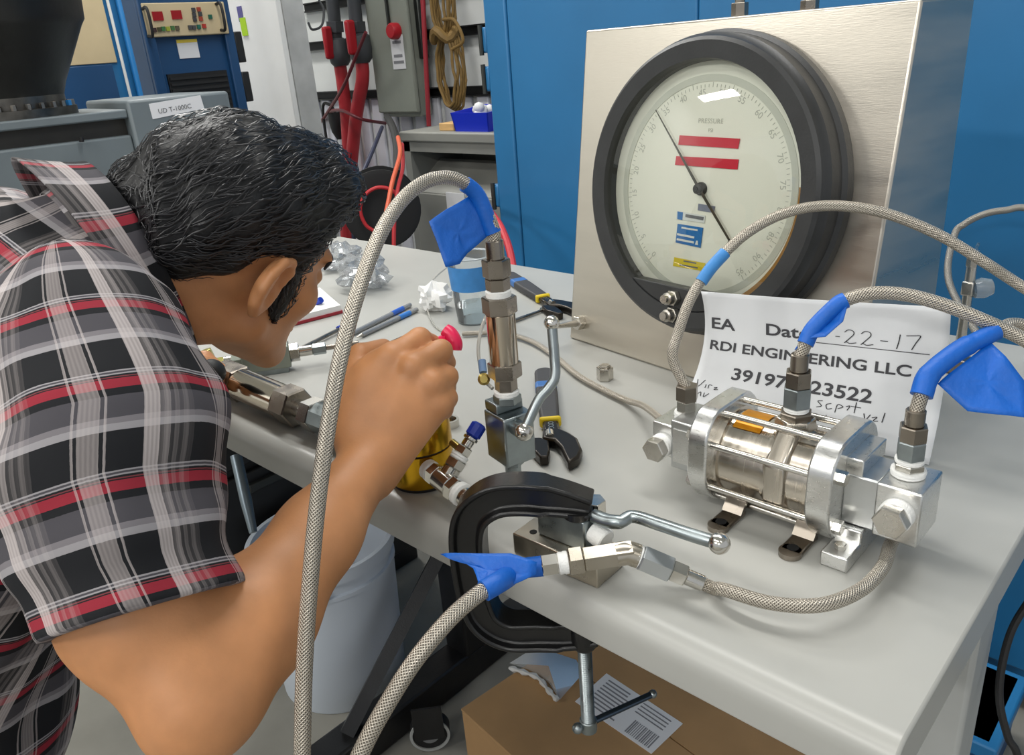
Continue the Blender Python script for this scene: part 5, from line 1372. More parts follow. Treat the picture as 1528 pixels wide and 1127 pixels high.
part('hex_nut', MB().cyl(FO + V(sx[5], 0, 0), FO + V(sx[6], 0, 0), 0.022, n=6, ch=0.001), NICKEL, fl, smooth=25)
part('connector', MB().cyl(FO + V(sx[6], 0, 0), FO + V(sx[7] - 0.02, 0, 0), 0.020, 0.018, n=8, ch=0.001), ZINC, fl, smooth=25)
part('left_stub', MB().cyl(FO + V(sx[0] - 0.02, 0, 0), FO + V(sx[0], 0, 0), 0.014, n=6), STEELD, fl, smooth=25)
part('base_nut', MB().bb(sx[0] - 0.035, sx[0] - 0.005, FY - 0.022, FY + 0.01, TZ, TZ + 0.022), STEELD, fl, bevel=0.002)
br_ = MATS['brass']
part('brass_elbow', MB().hex(FO + V(sx[0] - 0.025, 0.0, 0.01), FO + V(sx[0] - 0.03, -0.004, 0.035), 0.010), mat('pale_brass', (190, 182, 110), 0.35, 0.8), fl)
o = Q(385, 560)
r = root('needle_valve', o, 'grey-green steel valve block behind the inline filter', 'valve')
Mv = frame(Q(402, 556), V(0.55, 0.83, 0), z=UPV)
zn = mat('olive_zinc', (150, 156, 146), 0.4, 0.7)
part('valve_block', MB().bb(-0.035, 0.035, -0.014, 0.014, 0.008, 0.042, Mv), zn, r, bevel=0.0015)
part('foot', MB().bb(-0.03, 0.03, -0.012, 0.012, 0.0, 0.008, Mv), ZINC, r)
for j in (-0.02, 0.018):
    p_ = Mv @ V(j, -0.014, 0.032)
    part('bolt_hole', MB().cyl(p_, p_ - (Mv.to_3x3() @ V(0, 0.0006, 0)), 0.0035, n=12), MATS['hole_shadow'], r)
p_ = Mv @ V(0.035, 0, 0.026); dd_ = (Mv.to_3x3() @ V(1, 0, 0))
stack(r, p_, dd_, [('h', 0.014, 0.014, NICKEL, 'collar'), ('c', 0.02, 0.008, NICKEL, 'stem'), ('h', 0.02, 0.009, ZINC, 'stem_nut'), ('c', 0.05, 0.004, STEELD, 'stem_rod')])
p_ = Mv @ V(-0.035, 0, 0.026)
stack(r, p_, -dd_, [('h', 0.014, 0.011, zn, 'collar'), ('c', 0.012, 0.009, NICKEL, 'collar'), ('h', 0.012, 0.010, MATS['pale_brass'], 'brass_nut')])
p2 = Mv @ V(0.0, 0, 0.042)
part('red_tab', MB().bb(0.005, 0.03, -0.004, 0.004, 0.042, 0.05, Mv), MATS['red_valve_paint'], r)
o = P(316, 556, 1.06)
part('ball_knob', MB().sphere(o, 0.018, 24), RUBBER, r, smooth=60, label='black ball knob')
part('knob_stem', MB().tube([o, p_ - dd_ * 0.036], 0.005, 10), STEELD, r)

# pen-like black marker under the fingers
a, b = Q(520, 545, TZ + 0.006), Q(602, 506, TZ + 0.006)
r = root('black_marker', a, 'black marker lying on the bench behind the right hand', 'marker')
part('barrel', MB().cyl(a, a.lerp(b, 0.55), 0.006, n=14), RUBBER, r)
part('cap', MB().cyl(a.lerp(b, 0.55), b, 0.0068, 0.0055, n=14), BLACK, r)

# ================================================================== THE MAN (distance-field modelling, meshed by surface nets)
class Field:
    def __init__(s, lo, hi, vox):
        s.lo = np.array(lo, np.float32); s.vox = vox
        s.n = np.ceil((np.array(hi) - np.array(lo)) / vox).astype(int) + 1
        s.D = np.full(s.n, 0.05, np.float32)
    def sub(s, lo, hi):
        a = np.clip(np.floor((np.array(lo) - s.lo) / s.vox).astype(int), 0, s.n - 1)
        b = np.clip(np.ceil((np.array(hi) - s.lo) / s.vox).astype(int) + 1, 1, s.n)
        ax = [s.lo[i] + s.vox * np.arange(a[i], b[i], dtype=np.float32) for i in range(3)]
        return tuple(slice(a[i], b[i]) for i in range(3)), ax[0][:, None, None], ax[1][None, :, None], ax[2][None, None, :]
    def put(s, d, sl, k):
        A = s.D[sl]
        if k <= 0: s.D[sl] = np.minimum(A, d)
        else:
            h = np.maximum(k - np.abs(A - d), 0) / k
            s.D[sl] = np.minimum(A, d) - h * h * k * 0.25
    def cut(s, d, sl, k):
        A = s.D[sl]; d = -d
        h = np.maximum(k - np.abs(A - d), 0) / max(k, 1e-6)
        s.D[sl] = np.maximum(A, d) + h * h * k * 0.25
    def ell(s, c, r, R=None, k=0.01, mode='put'):
        c = np.array(c, float); r = np.array(r, float); R = np.eye(3) if R is None else np.array(R)
        e = np.sqrt(((R * r[None, :]) ** 2).sum(1)) + k + 0.012
        sl, x, y, z = s.sub(c - e, c + e)
        x = x - c[0]; y = y - c[1]; z = z - c[2]
        q = [(x * R[0, i] + y * R[1, i] + z * R[2, i]) for i in range(3)]
        k0 = np.sqrt(sum((q[i] / r[i]) ** 2 for i in range(3))) + 1e-9
        k1 = np.sqrt(sum((q[i] / r[i] ** 2) ** 2 for i in range(3))) + 1e-9
        d = (k0 * (k0 - 1) / k1).astype(np.float32)
        (s.put if mode == 'put' else s.cut)(d, sl, k)
    def cone(s, a, b, r0, r1, k=0.01, mode='put'):
        a = np.array(a, float); b = np.array(b, float); m = max(r0, r1) + k + 0.012
        sl, x, y, z = s.sub(np.minimum(a, b) - m, np.maximum(a, b) + m)
        ab = b - a; L2 = (ab ** 2).sum()
        t = np.clip(((x - a[0]) * ab[0] + (y - a[1]) * ab[1] + (z - a[2]) * ab[2]) / L2, 0, 1)
        d = np.sqrt((x - a[0] - t * ab[0]) ** 2 + (y - a[1] - t * ab[1]) ** 2 + (z - a[2] - t * ab[2]) ** 2) - (r0 + (r1 - r0) * t)
        (s.put if mode == 'put' else s.cut)(d.astype(np.float32), sl, k)
    def chain(s, pts, rs, k=0.01, kj=None):
        for i in range(len(pts) - 1): s.cone(pts[i], pts[i + 1], rs[i], rs[i + 1], k if i == 0 or kj is None else kj)
    def coords(s):
        ax = [s.lo[i] + s.vox * np.arange(s.n[i], dtype=np.float32) for i in range(3)]
        return ax[0][:, None, None], ax[1][None, :, None], ax[2][None, None, :]
    def mesh(s):
        D = s.D; sg = D < 0; n = s.n
        cnt = np.zeros(n - 1, np.int8)
        for i in (0, 1):
            for j in (0, 1):
                for k in (0, 1):
                    cnt += sg[i:n[0] - 1 + i, j:n[1] - 1 + j, k:n[2] - 1 + k]
        act = (cnt > 0) & (cnt < 8)
        ids = np.full(n - 1, -1, np.int64); idx = np.argwhere(act); ids[act] = np.arange(len(idx))
        acc = np.zeros((len(idx), 3)); num = np.zeros(len(idx))
        I, J, K = idx.T
        for axis in range(3):
            o1, o2 = [a for a in range(3) if a != axis]
            for u in (0, 1):
                for v in (0, 1):
                    p = [I, J, K]; p = [q.copy() for q in p]; p[o1] = p[o1] + u; p[o2] = p[o2] + v
                    q = [w.copy() for w in p]; q[axis] = q[axis] + 1
                    d0 = D[tuple(p)]; d1 = D[tuple(q)]; m = (d0 < 0) != (d1 < 0)
                    t = np.where(m, d0 / np.where(np.abs(d0 - d1) < 1e-9, 1, d0 - d1), 0)
                    pos = np.stack(p, 1).astype(float); pos[:, axis] += t
                    acc[m] += pos[m]; num[m] += 1
        V_ = s.lo + s.vox * acc / num[:, None]
        F_ = []
        for axis in range(3):
            o1, o2 = [(1, 2), (2, 0), (0, 1)][axis]
            a = [slice(None)] * 3; b = [slice(None)] * 3; a[axis] = slice(0, -1); b[axis] = slice(1, None)
            ch = sg[tuple(a)] != sg[tuple(b)]
            e = np.argwhere(ch)
            ok = (e[:, o1] > 0) & (e[:, o2] > 0) & (e[:, o1] < n[o1] - 1) & (e[:, o2] < n[o2] - 1)
            e = e[ok]; ins = sg[tuple(e.T)]
            def cid(du, dv):
                q = e.copy(); q[:, o1] -= du; q[:, o2] -= dv; return ids[tuple(q.T)]
            f = np.stack([cid(1, 1), cid(0, 1), cid(0, 0), cid(1, 0)], 1)
            f[~ins] = f[~ins][:, ::-1]; F_.append(f)
        return V_, np.concatenate(F_)

def np_mesh(name, V_, F_, mats, parent, uv=None, smooth_it=0, label=None):
    W = np.array(WM[parent].inverted())
    Vl = V_ @ W[:3, :3].T + W[:3, 3]
    me = bpy.data.meshes.new(name)
    me.vertices.add(len(Vl)); me.vertices.foreach_set('co', Vl.astype(np.float32).ravel())
    me.loops.add(F_.size); me.loops.foreach_set('vertex_index', F_.astype(np.int32).ravel())
    me.polygons.add(len(F_)); me.polygons.foreach_set('loop_start', np.arange(0, F_.size, 4, dtype=np.int32))
    me.polygons.foreach_set('use_smooth', np.ones(len(F_), bool))
    me.update(calc_edges=True); me.validate()
    if uv is not None:
        ul = me.uv_layers.new(name='UVMap'); ul.data.foreach_set('uv', uv[F_.ravel()].astype(np.float32).ravel())
    o = bpy.data.objects.new(name, me); me.materials.append(mats); link(o, parent); WM[o] = WM[parent]
    if smooth_it:
        sm = o.modifiers.new('smooth', 'SMOOTH'); sm.iterations = smooth_it; sm.factor = 0.5
    if label: o['label'] = label
    return o
def nv(*a): return np.array(a, float)
def nP(px, py, d): return np.array(P(px, py, d))

# ---- skeleton
HC = nv(-0.776, 0.391, 1.136)                     # between the ears
HS = nv(0.95, 0.038, -0.31); HF = nv(-0.157, 0.916, -0.37); HU = nv(0.27, 0.40, 0.876)
HS /= np.linalg.norm(HS); HF = HF - HS * (HF @ HS); HF /= np.linalg.norm(HF); HU = np.cross(HS, HF)
HR = np.stack([HS, HF, HU], 1)
HK = 1.0
def H(x, y, z): return HC + HK * (HR @ nv(x, y, z))
RS = nv(-0.665, 0.205, 1.105); LS = nv(-1.025, 0.245, 1.140)
NB = nv(-0.825, 0.215, 1.100); NC = nv(-0.804, 0.308, 1.135)
EL = nP(300, 1038, 0.590); WR = nP(548, 695, 0.755)
PEL = nv(-0.86, -0.10, 0.82)
LE = nv(-1.23, 0.17, 0.945); LW = nv(-1.105, 0.375, 0.945)

man = root('person', V(-0.87, -0.05, 0.0), 'man in a plaid short-sleeved shirt bending over the bench, face down', 'person')
skin = mat('warm_skin', (193, 135, 90), 0.5, var=0.14, vscale=22, bump=0.06, bscale=420, sss=0.12)

B = Field((-1.30, -0.05, 0.84), (-0.42, 0.64, 1.34), 0.0027)
# head
B.ell(H(0, -0.006, 0.040), nv(.075, .096, .080) * HK, HR, 0.0)
B.ell(H(0, 0.042, -0.030), nv(.058, .058, .084), HR, 0.03)
for sx_ in (-1, 1):
    B.cone(H(.054 * sx_, .004, -.055), H(.020 * sx_, .074, -.100), 0.021, 0.019, 0.02)
    B.ell(H(.045 * sx_, .062, -.022), (.020, .022, .018), HR, 0.02)
B.ell(H(0, .078, -.102), (.024, .020, .018), HR, 0.015)
B.ell(H(0, .086, .024), (.050, .014, .013), HR, 0.015)
for sx_ in (-1, 1): B.ell(H(.031 * sx_, .104, .000), (.018, .014, .012), HR, 0.010, 'cut')
for sx_ in (-1, 1): B.ell(H(.031 * sx_, .084, .000), (.014, .012, .011), HR, 0.004)
B.cone(H(0, .094, .008), H(0, .117, -.034), 0.007, 0.012, 0.010)
for sx_ in (-1, 1): B.ell(H(.012 * sx_, .107, -.038), (.008, .010, .007), HR, 0.006)
B.ell(H(0, .097, -.064), (.024, .010, .006), HR, 0.006)
B.ell(H(0, .096, -.074), (.021, .010, .006), HR, 0.005)
# ears
tE = math.radians(20)
for sx_ in (-1, 1):
    er = HR @ np.array([[math.cos(.22), -math.sin(.22) * sx_, 0], [math.sin(.22) * sx_, math.cos(.22), 0], [0, 0, 1]]) @ np.array([[1, 0, 0], [0, math.cos(tE), math.sin(tE)], [0, -math.sin(tE), math.cos(tE)]])
    ec = H(.079 * sx_, -.014, -.002)
    def E_(x, y, z): return ec + er @ nv(x * sx_, y, z)
    B.ell(E_(.004, 0, 0), (.0080, .019, .033), er, 0.006)
    B.ell(E_(.013, .003, .002), (.010, .0110, .021), er, 0.003, 'cut')
    ring_ = [E_(.008, .012, .010), E_(.010, .011, .022), E_(.011, .002, .031), E_(.012, -.010, .027), E_(.012, -.016, .012), E_(.010, -.015, -.006), E_(.007, -.009, -.021), E_(.004, .001, -.029)]
    B.chain(ring_, [.0036, .0042, .0046, .0048, .0048, .0045, .005, .006], 0.003)
    B.ell(E_(.003, .008, -.003), (.006, .005, .007), er, 0.004)
    B.cone(E_(.009, -.007, .012), E_(.008, -.006, -.010), 0.0035, 0.003, 0.004)
# neck and trunk
B.cone(H(0, -.035, -.045), NC, 0.058, 0.060, 0.03)
B.cone(NC, NB, 0.060, 0.066, 0.03)
B.cone(H(0, -.075, -.02), NB + nv(0, -.01, .03), 0.035, 0.045, 0.03)
B.cone(RS, NB - nv(0, 0, .015), 0.048, 0.06, 0.03); B.cone(LS, NB - nv(0, 0, .015), 0.048, 0.06, 0.03)
B.cone(NB - nv(0, 0, .03), nv(-.85, .05, .95), 0.055, 0.06, 0.04)
# right arm
mid = nP(206, 905, .600)
B.cone(RS, mid, 0.054, 0.0515, 0.03); B.cone(mid, EL, 0.0515, 0.041, 0.03)
fa = EL * 0.72 + WR * 0.28; fb = EL * 0.35 + WR * 0.65
dF = (WR - EL) / np.linalg.norm(WR - EL)
B.cone(EL, fa, 0.040, 0.0445, 0.028); B.cone(fa, fb, 0.0445, 0.034, 0.02); B.cone(fb, WR, 0.034, 0.0265, 0.02)
B.ell(EL + nv(.006, -.014, -.010), (.026, .026, .026), None, 0.02)
# right hand
MC_ = [nP(585, 533, .782), nP(619, 548, .770), nP(645, 574, .768), nP(655, 604, .772)]
hb = nP(592, 612, .775)
hv = (np.array(CAM) - hb); hv /= np.linalg.norm(hv)
for i, m in enumerate(MC_):
    w0 = WR + (m - MC_[1]) * 0.30 - hv * 0.004
    B.cone(w0, m - hv * 0.006, 0.0195, 0.0140, 0.012)
    B.ell(m + hv * 0.001, (.0112, .0112, .0112), None, 0.007)
B.ell(hb - hv * 0.012 + nv(0, 0, .006), (.028, .032, .020), None, 0.015)
FI = [[nP(626, 505, .800), nP(643, 512, .826), nP(642, 524, .842)],
      [nP(658, 524, .794), nP(666, 541, .818), nP(654, 548, .834)],
      [nP(667, 562, .790), nP(666, 580, .812), nP(652, 586, .825)],
      [nP(666, 594, .788), nP(662, 612, .806), nP(650, 615, .818)]]
for i in range(4):
    c = [MC_[i] - hv * 0.002] + FI[i]
    B.chain(c, [.0125, .0112, .0092, .0078], 0.006, 0.003)
B.cone(nP(532, 640, .778), nP(556, 566, .792), 0.022, 0.021, 0.02)
B.cone(nP(524, 600, .795), nP(566, 545, .802), 0.016, 0.014, 0.014)
B.chain([nP(535, 655, .775), nP(522, 585, .800), nP(538, 530, .822), nP(572, 518, .840)], [.019, .015, .0115, .0095], 0.014, 0.004)
# left arm reaching behind the head
B.cone(LS, LE, 0.050, 0.040, 0.03); B.cone(LE, LW, 0.040, 0.027, 0.02)
lh = LW + nv(0.045, 0.045, -0.012)
B.ell((LW + lh) / 2, (.045, .040, .020), None, 0.012)
for i in range(4):
    o_ = lh + nv(-0.018 + 0.016 * i, 0.014 - 0.011 * i, 0.004)
    B.chain([o_, o_ + nv(.030, .024, .004), o_ + nv(.050, .032, -.012), o_ + nv(.052, .030, -.028)], [.0115, .0098, .0086, .0075], 0.006, 0.003)
B.chain([LW + nv(.018, -.01, 0), LW + nv(.045, .002, -.008), LW + nv(.075, .02, -.012)], [.014, .012, .009], 0.008, 0.004)
x, y, z = B.coords()
nz = np.sin(x * 61 + y * 23) * np.sin(y * 57 - z * 31) * np.sin(z * 49 + x * 17)
B.D += (0.0007 * nz).astype(np.float32)
vb_, fb_ = B.mesh()
body = np_mesh('body', vb_, fb_, skin, man, smooth_it=2, label='warm tan skin of head, neck, arms and hands')
for sx_ in (-1, 1):
    bp_ = [Vector(H(.014 * sx_, .099, .020)), Vector(H(.030 * sx_, .099, .026)), Vector(H(.046 * sx_, .089, .024)), Vector(H(.055 * sx_, .076, .016))]
    part('eyebrow', MB().tube(spl(bp_, 5), [0.0014 + 0.0014 * math.sin(math.pi * i / 15) for i in range(16)], 8), mat('black_brow', (22, 20, 20), 0.7), man)
for i, (c, nrm) in enumerate(zip(FI, [0] * 4)):
    pass

# ---- hair
hairm = mat('glossy_black_hair', (16, 16, 18), 0.5, var=0.3, vscale=60, bump=0.35, bscale=180)
hlo, hhi = HC - 0.19, HC + 0.19
A_ = Field(hlo, hhi, 0.003)
A_.ell(H(0, -.006, .042), nv(.086, .108, .094), HR, 0.0)
A_.ell(H(.0, .072, .088), nv(.062, .052, .046), HR, 0.03)
A_.ell(H(.0, -.085, .020), nv(.060, .040, .06), HR, 0.03)
x, y, z = A_.coords()
X_, Y_, Z_ = x - HC[0], y - HC[1], z - HC[2]
lx_ = X_ * HR[0, 0] + Y_ * HR[1, 0] + Z_ * HR[2, 0]
ly_ = X_ * HR[0, 1] + Y_ * HR[1, 1] + Z_ * HR[2, 1]
lz_ = X_ * HR[0, 2] + Y_ * HR[1, 2] + Z_ * HR[2, 2]
hl = np.interp(ly_, [-.14, -.095, -.05, -.025, .006, .026, .050, .085, .12], [-.045, -.050, -.020, .024, .024, .000, .022, .062, .080]).astype(np.float32)
cutd = (hl - lz_) * 0.75
# tuck the edge in towards the skull near the hairline
fade = np.clip((lz_ - hl) / 0.05, 0, 1)
A_.D = A_.D + (1 - fade) * 0.010
wav = (np.sin(lx_ * 90 + lz_ * 60 + 2.2 * np.sin(ly_ * 55)) * 0.0022 + np.sin(ly_ * 140 + lx_ * 70) * 0.0010).astype(np.float32)
A_.D = np.maximum(A_.D + wav, cutd).astype(np.float32)
for sx_ in (-1, 1):
    A_.ell(H(.0634 * sx_, .024, .000), (.0080, .015, .046), HR, 0.012)
vh, fh = A_.mesh()
hair = np_mesh('hair', vh, fh, hairm, man, smooth_it=1, label='short combed black hair')
# strands combed over the cap
rng = np.random.default_rng(5)
vl = (vh - HC) @ HR
cand = np.where(rng.random(len(vh)) < 0.12)[0]
grad_v = []; strands = MB()
def dsamp(p):
    q = np.clip(((p - A_.lo) / A_.vox).astype(int), 1, A_.n - 2)
    return A_.D[tuple(q)], np.array([A_.D[q[0] + 1, q[1], q[2]] - A_.D[q[0] - 1, q[1], q[2]], A_.D[q[0], q[1] + 1, q[2]] - A_.D[q[0], q[1] - 1, q[2]], A_.D[q[0], q[1], q[2] + 1] - A_.D[q[0], q[1], q[2] - 1]], float)
sv_ = []; sf_ = []
for ci in rng.permutation(cand)[:3600]:
    p = vh[ci].copy(); l = vl[ci]
    if l[0] < -0.06: continue
    hl_ = np.interp(l[1], [-.14, -.095, -.05, -.025, .006, .026, .050, .085, .12], [-.045, -.050, -.020, .024, .024, .000, .022, .062, .080])
    burn = abs(l[1] - 0.024) < 0.015 and l[2] > -0.046
    if l[2] < hl_ + 0.006 and not burn: continue
    ln = rng.uniform(.018, .040); lift = rng.uniform(-.0005, .0035); ph_ = rng.uniform(0, 6.28); wd = rng.uniform(.0005, .0011)
    pts_ = []
    side = abs(l[0]) / 0.08
    fl_ = HR @ nv(0.25 * (1 if l[0] > -0.01 else -1) * (0.2 + side), -0.85, -0.55 * side + (0.15 if l[1] > 0.03 else 0))
    if burn and l[2] < 0.03: fl_ = HR @ nv(0, 0.1, -1.0); ln *= 0.5
    jit = rng.normal(size=3) * 0.16
    for t in range(5):
        d_, g = dsamp(p); gl = np.linalg.norm(g)
        if gl < 1e-9: break
        g = g / gl; p = p - g * d_ + g * 0.0
        tg = fl_ + jit + 0.22 * math.sin(ph_ + t * 1.2) * np.cross(g, fl_); tg = tg - g * (tg @ g); tg /= np.linalg.norm(tg)
        pts_.append((p + g * (0.0012 + lift * math.sin(math.pi * min(1, (t + .6) / 4.6))), np.cross(g, tg), g))
        p = p + tg * ln / 4
    if len(pts_) < 5: continue
    b0 = len(sv_)
    for t, (q, s_, g) in enumerate(pts_):
        w = wd * (0.35 + 0.65 * math.sin(math.pi * (t + .5) / 5))
        sv_ += [q - s_ * w, q + g * w * 0.9, q + s_ * w]
    for t in range(4):
        for k in (0, 1): sf_.append((b0 + t * 3 + k, b0 + t * 3 + k + 1, b0 + t * 3 + k + 4, b0 + t * 3 + k + 3))
np_mesh('hair_strands', np.array(sv_), np.array(sf_), mat('hair_strand_sheen', (32, 32, 35), 0.32), hair)['kind'] = 'stuff'

# ---- plaid cloth
def plaid(name):
    m = bpy.data.materials.new(name); m.use_nodes = True
    nt = m.node_tree; N = nt.nodes; L = nt.links; b = N['Principled BSDF']
    b.inputs['Roughness'].default_value = 0.85; b.inputs['Specular IOR Level'].default_value = 0.2
    uv = N.new('ShaderNodeUVMap'); sp = N.new('ShaderNodeSeparateXYZ'); L.new(uv.outputs[0], sp.inputs[0])
    def mth(op, a, bb=None):
        n = N.new('ShaderNodeMath'); n.operation = op
        for i, q in enumerate((a, bb)):
            if q is None: continue
            if isinstance(q, (int, float)): n.inputs[i].default_value = q
            else: L.new(q, n.inputs[i])
        return n.outputs[0]
    def ramp(src, stops, interp='CONSTANT'):
        r = N.new('ShaderNodeValToRGB'); r.color_ramp.interpolation = interp
        e = r.color_ramp.elements
        while len(e) > 1: e.remove(e[-1])
        e[0].position = stops[0][0]; e[0].color = srgb(*stops[0][1])
        for p_, c_ in stops[1:]:
            q = e.new(p_); q.color = srgb(*c_)
        L.new(src, r.inputs[0]); return r.outputs[0]
    v = mth('FRACT', mth('DIVIDE', sp.outputs[1], 0.070))
    u = mth('FRACT', mth('DIVIDE', sp.outputs[0], 0.096))
    k_ = (32, 33, 36); g_ = (76, 74, 79); l_ = (150, 147, 150); r_ = (146, 44, 57)
    cw = ramp(v, [(0.0, k_), (0.33, l_), (0.40, (122, 118, 122)), (0.46, g_), (0.68, k_), (0.76, r_), (0.86, k_), (0.875, (120, 60, 64)), (0.885, k_), (0.905, l_), (0.92, g_), (0.94, l_), (0.955, k_)])
    wh = (255, 255, 255); no = (0, 0, 0); hf = (120, 120, 120); lo_ = (70, 70, 70)
    mask = ramp(u, [(0.0, no), (0.06, lo_), (0.10, hf), (0.14, lo_), (0.17, hf), (0.20, lo_), (0.23, (170, 170, 170)), (0.27, hf), (0.30, (225, 225, 225)), (0.40, no), (0.62, (190, 190, 190)), (0.635, no), (0.66, (170, 170, 170)), (0.78, no), (0.80, (190, 190, 190)), (0.815, no)])
    fine = mth('SINE', mth('MULTIPLY', sp.outputs[0], 2400.0))
    fm = mth('ADD', mth('MULTIPLY', fine, 0.12), 0.80)
    bw = N.new('ShaderNodeRGBToBW'); L.new(mask, bw.inputs[0])
    fac = mth('MULTIPLY', bw.outputs[0], fm)
    mx = N.new('ShaderNodeMix'); mx.data_type = 'RGBA'; L.new(fac, mx.inputs[0]); L.new(cw, mx.inputs[6])
    mx.inputs[7].default_value = srgb(206, 196, 194)
    L.new(mx.outputs[2], b.inputs['Base Color'])
    no_ = N.new('ShaderNodeTexNoise'); no_.inputs['Scale'].default_value = 900
    bp = N.new('ShaderNodeBump'); bp.inputs['Strength'].default_value = 0.15; bp.inputs['Distance'].default_value = 0.001
    L.new(no_.outputs['Fac'], bp.inputs['Height']); L.new(bp.outputs[0], b.inputs['Normal'])
    return m
plaidm = plaid('charcoal_red_plaid_cotton')

def wrinkle(f, amp, seed):
    x, y, z = f.coords()
    a = np.sin(x * 47 + 3.1 * np.sin(z * 19 + seed) + y * 15) * np.sin(z * 41 + 2.3 * np.sin(y * 23 + seed) - x * 13)
    b_ = np.sin(y * 71 + 2.0 * np.sin(x * 33 + seed)) * np.sin(x * 29 + z * 37)
    f.D += (amp * a + amp * 0.5 * b_).astype(np.float32)

# trunk of the shirt
LAT = RS - LS; LAT /= np.linalg.norm(LAT)
SPN = NB - PEL; SPN = SPN - LAT * (SPN @ LAT); SPN /= np.linalg.norm(SPN)
BCK = np.cross(LAT, SPN)
TR = np.stack([LAT, SPN, BCK], 1)
T_ = Field((-1.22, -0.36, 0.66), (-0.50, 0.40, 1.32), 0.0042)
T_.ell(NB * 0.62 + PEL * 0.38 + nv(0, 0, -.015), nv(.185, .21, .125), TR, 0.0)
T_.ell(NB * 0.25 + PEL * 0.75, nv(.175, .24, .128), TR, 0.05)
T_.cone(nv(-.84, .08, .98), nv(-.825, .02, .76), 0.115, 0.12, 0.06)
T_.cone(RS + nv(-.01, -.012, .0), NB + nv(.02, .015, .035), 0.066, 0.064, 0.05)
T_.cone(LS + nv(.01, -.01, .004), NB + nv(-.02, .01, .04), 0.072, 0.066, 0.05)
T_.cone(NB + nv(0, .0, .02), NC + nv(0, -.02, 0.0), 0.080, 0.074, 0.04)
T_.cone(NC, NC + (NC - NB) * 1.5, 0.064, 0.064, 0.01, 'cut')
wrinkle(T_, 0.0042, 0.7)
vt, ft = T_.mesh()
rel = vt - NB
ca = np.arctan2(rel @ LAT, (rel @ BCK) + 0.05)
uvt = np.stack([np.where(np.abs(rel @ LAT) > 9, 0, rel @ LAT) * 0.9 + 0.02 * np.sin(ca) + 0.03, rel @ SPN + 0.35 * np.minimum(rel @ BCK, 0.0) * 1.0 + 0.012], 1)
# cloth drapes over the side of the trunk: carry the lateral stripes round by arc length
arc = 0.15 * ca
uvt[:, 0] = arc + 0.033
shirt = np_mesh('shirt', vt, ft, plaidm, man, uv=uvt, smooth_it=2, label='charcoal, red and white plaid cotton shirt')
# right sleeve
SL = [RS + nv(-.018, -.006, .022), nP(166, 640, .615), nP(163, 740, .602), nP(194, 850, .592), nP(226, 914, .588)]
Zs = Field((-0.82, 0.02, 0.86), (-0.42, 0.34, 1.24), 0.0031)
Zs.chain([RS + nv(-.03, .002, .012)] + SL[1:] + [SL[-1] + (SL[-1] - SL[-2]) * 0.8], [.076, .080, .078, .0685, .0620, .060], 0.02, 0.02)
wrinkle(Zs, 0.0038, 2.9)
x, y, z = Zs.coords()
ad = SL[-1] - SL[1]; ad /= np.linalg.norm(ad)
cn = ad * 0.98 + nv(0.0, 0.10, 0.0); 
cA, cB = nP(85, 946, .565), nP(352, 880, .60); cz_ = nP(215, 920, .52)
cn = np.cross(cB - cA, cz_ - cA); cn /= np.linalg.norm(cn)
if cn @ ad < 0: cn = -cn
cpl = ((x - cA[0]) * cn[0] + (y - cA[1]) * cn[1] + (z - cA[2]) * cn[2]).astype(np.float32)
cn2 = ad; cc0 = (cA + cB) / 2
cpl = ((x - cc0[0]) * cn2[0] + (y - cc0[1]) * cn2[1] + (z - cc0[2]) * cn2[2]).astype(np.float32)
Zs.D = np.maximum(Zs.D, cpl)
# hollow cuff
e0_ = SL[-2] * 0.5 + SL[-1] * 0.5
Zs.cone(e0_, SL[-1] + ad * 0.06, 0.0565, 0.0570, 0.003, 'cut')
vz, fz_ = Zs.mesh()
rel = vz - RS
tt = rel @ ad
px_ = np.cross(ad, nv(0, 0, 1)); px_ /= np.linalg.norm(px_); py_ = np.cross(ad, px_)
ctr = np.stack([np.interp(tt, [(q - RS) @ ad for q in SL], [q[i] for q in SL]) for i in range(3)], 1)
off = vz - ctr
tocam = (np.array(CAM) - SL[2]); tocam -= ad * (tocam @ ad); tocam /= np.linalg.norm(tocam); sidev = np.cross(ad, tocam)
ang_ = np.arctan2(off @ sidev, off @ tocam)
cufft = (cc0 - RS) @ ad
uvz = np.stack([ang_ * 0.075 + 0.06, (cufft - tt) + 0.070 * 0.70 - 0.003], 1)
np_mesh('sleeve', vz, fz_, plaidm, man, uv=uvz, smooth_it=2, label='plaid short sleeve with hemmed cuff')
# left sleeve
Zl = Field((-1.24, 0.10, 0.92), (-0.90, 0.42, 1.26), 0.0045)
Zl.cone(LS + nv(.02, 0, 0), LS * 0.3 + LE * 0.7, 0.072, 0.062, 0.01)
wrinkle(Zl, 0.003, 1.1)
vz2, fz2 = Zl.mesh(); rl = vz2 - LS; dl = (LE - LS) / np.linalg.norm(LE - LS)
np_mesh('sleeve', vz2, fz2, plaidm, man, uv=np.stack([rl @ LAT, rl @ dl], 1), smooth_it=2)

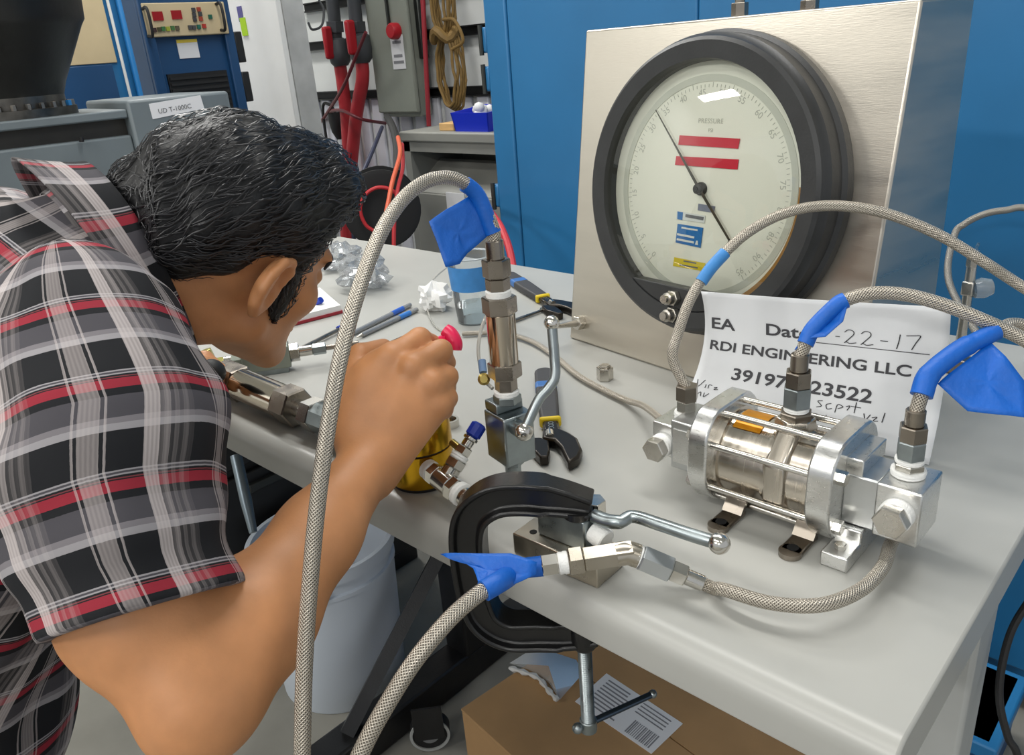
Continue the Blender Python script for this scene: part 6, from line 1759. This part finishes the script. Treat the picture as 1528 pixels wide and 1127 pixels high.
# ---- collar: stand and folded leaf round the neck
cc_ = nv(-0.804, 0.308, 1.141); ca_ = nv(.115, 1, .225); ca_ /= np.linalg.norm(ca_)
cu_ = np.cross(ca_, nv(0, 0, 1)); cu_ /= np.linalg.norm(cu_); cw_ = np.cross(cu_, ca_)
def collar_pt(t, h, dr):
    """t round the neck, h back along the axis, dr outwards"""
    r_ = 0.087 + dr
    return cc_ + r_ * math.cos(t) * cu_ + r_ * 1.15 * math.sin(t) * cw_ - ca_ * h
t0_, t1_ = math.radians(-75), math.radians(245)
def leaf(u, v):
    t = t0_ + (t1_ - t0_) * u
    bell = 0.040 + 0.012 * math.cos((u - 0.5) * 2 * math.pi)
    return Vector(collar_pt(t, bell * v, 0.004 + 0.020 * v ** 1.3 + 0.002 * math.sin(u * 23)))
def stand(u, v):
    t = t0_ + (t1_ - t0_) * u
    return Vector(collar_pt(t, 0.001 + 0.045 * v, 0.0025 - 0.010 * v))
for nm, fn in (('collar_leaf', leaf), ('collar_stand', stand)):
    mbq = MB(); mbq.grid(fn, 60, 8)
    mbq.uv = [tuple((0.055 - b * 0.045, a * 0.48 + 0.036) for a, b in q) for q in mbq.uv]
    o = part(nm, mbq, plaidm, man, smooth=80)
    s_ = o.modifiers.new('thickness', 'SOLIDIFY'); s_.thickness = 0.0016

# ---- trousers and shoes
denim = mat('dark_denim', (44, 52, 66), 0.85, var=0.2, vscale=30, bump=0.2, bscale=500)
J = Field((-1.12, -0.40, 0.03), (-0.62, 0.22, 0.98), 0.007)
J.ell(PEL + nv(0, -.02, -.01), nv(.165, .135, .13), None, 0.0)
for sx_ in (-1, 1):
    hip = PEL + nv(.085 * sx_, -.01, -.05); kn = nv(-.87 + .115 * sx_, 0.06, .46); an = nv(-.87 + .125 * sx_, -.06, .08)
    J.cone(hip, kn, 0.098, 0.068, 0.04); J.cone(kn, an, 0.068, 0.056, 0.03)
wrinkle(J, 0.003, 4.0)
vj, fj = J.mesh()
np_mesh('trousers', vj, fj, denim, man, smooth_it=2, label='dark denim trousers')
for sx_ in (-1, 1):
    S_ = Field((-.87 + .125 * sx_ - .08, -.16, -0.01), (-.87 + .125 * sx_ + .08, .20, 0.16), 0.005)
    c = nv(-.87 + .125 * sx_, 0, 0)
    S_.ell(c + nv(0, -.05, .05), (.042, .06, .05), None, 0.0); S_.ell(c + nv(0, .06, .035), (.048, .10, .036), None, 0.03)
    S_.cone(c + nv(0, -.06, .06), c + nv(0, -.06, .12), .045, .048, .02)
    x, y, z = S_.coords(); S_.D = np.maximum(S_.D, (0.001 - z) + 0 * x + 0 * y).astype(np.float32)
    vs2, fs2 = S_.mesh()
    np_mesh('shoe', vs2, fs2, RUBBER, man, smooth_it=1)

# ---- the pink T-handle in his fingers
pink = mat('crimson_plastic', (226, 30, 84), 0.35)
a, b = P(645, 512, .832), P(671, 507, .826)
r = root('t_handle_key', a, 'pink plastic T-handle key held between the right-hand fingers', 'tool')
dv_ = (b - a).normalized()
part('neck', MB().lathe(a - dv_ * 0.012, dv_, [(0, 0.004), (0.014, 0.0045), (0.022, 0.006), (0.03, 0.008)], 16), pink, r)
ta, tb_ = P(664, 492, .828), P(679, 523, .826)
part('handle', MB().tube(spl([ta, P(671, 498, .827), P(676, 507, .826), P(679, 515, .826), tb_], 5), [0.0068 + 0.0016 * math.sin(math.pi * i / 20) for i in range(21)], 14), pink, r, smooth=60)
part('key_shaft', MB().cyl(a - dv_ * 0.04, a - dv_ * 0.01, 0.003, n=6), STEELD, r)
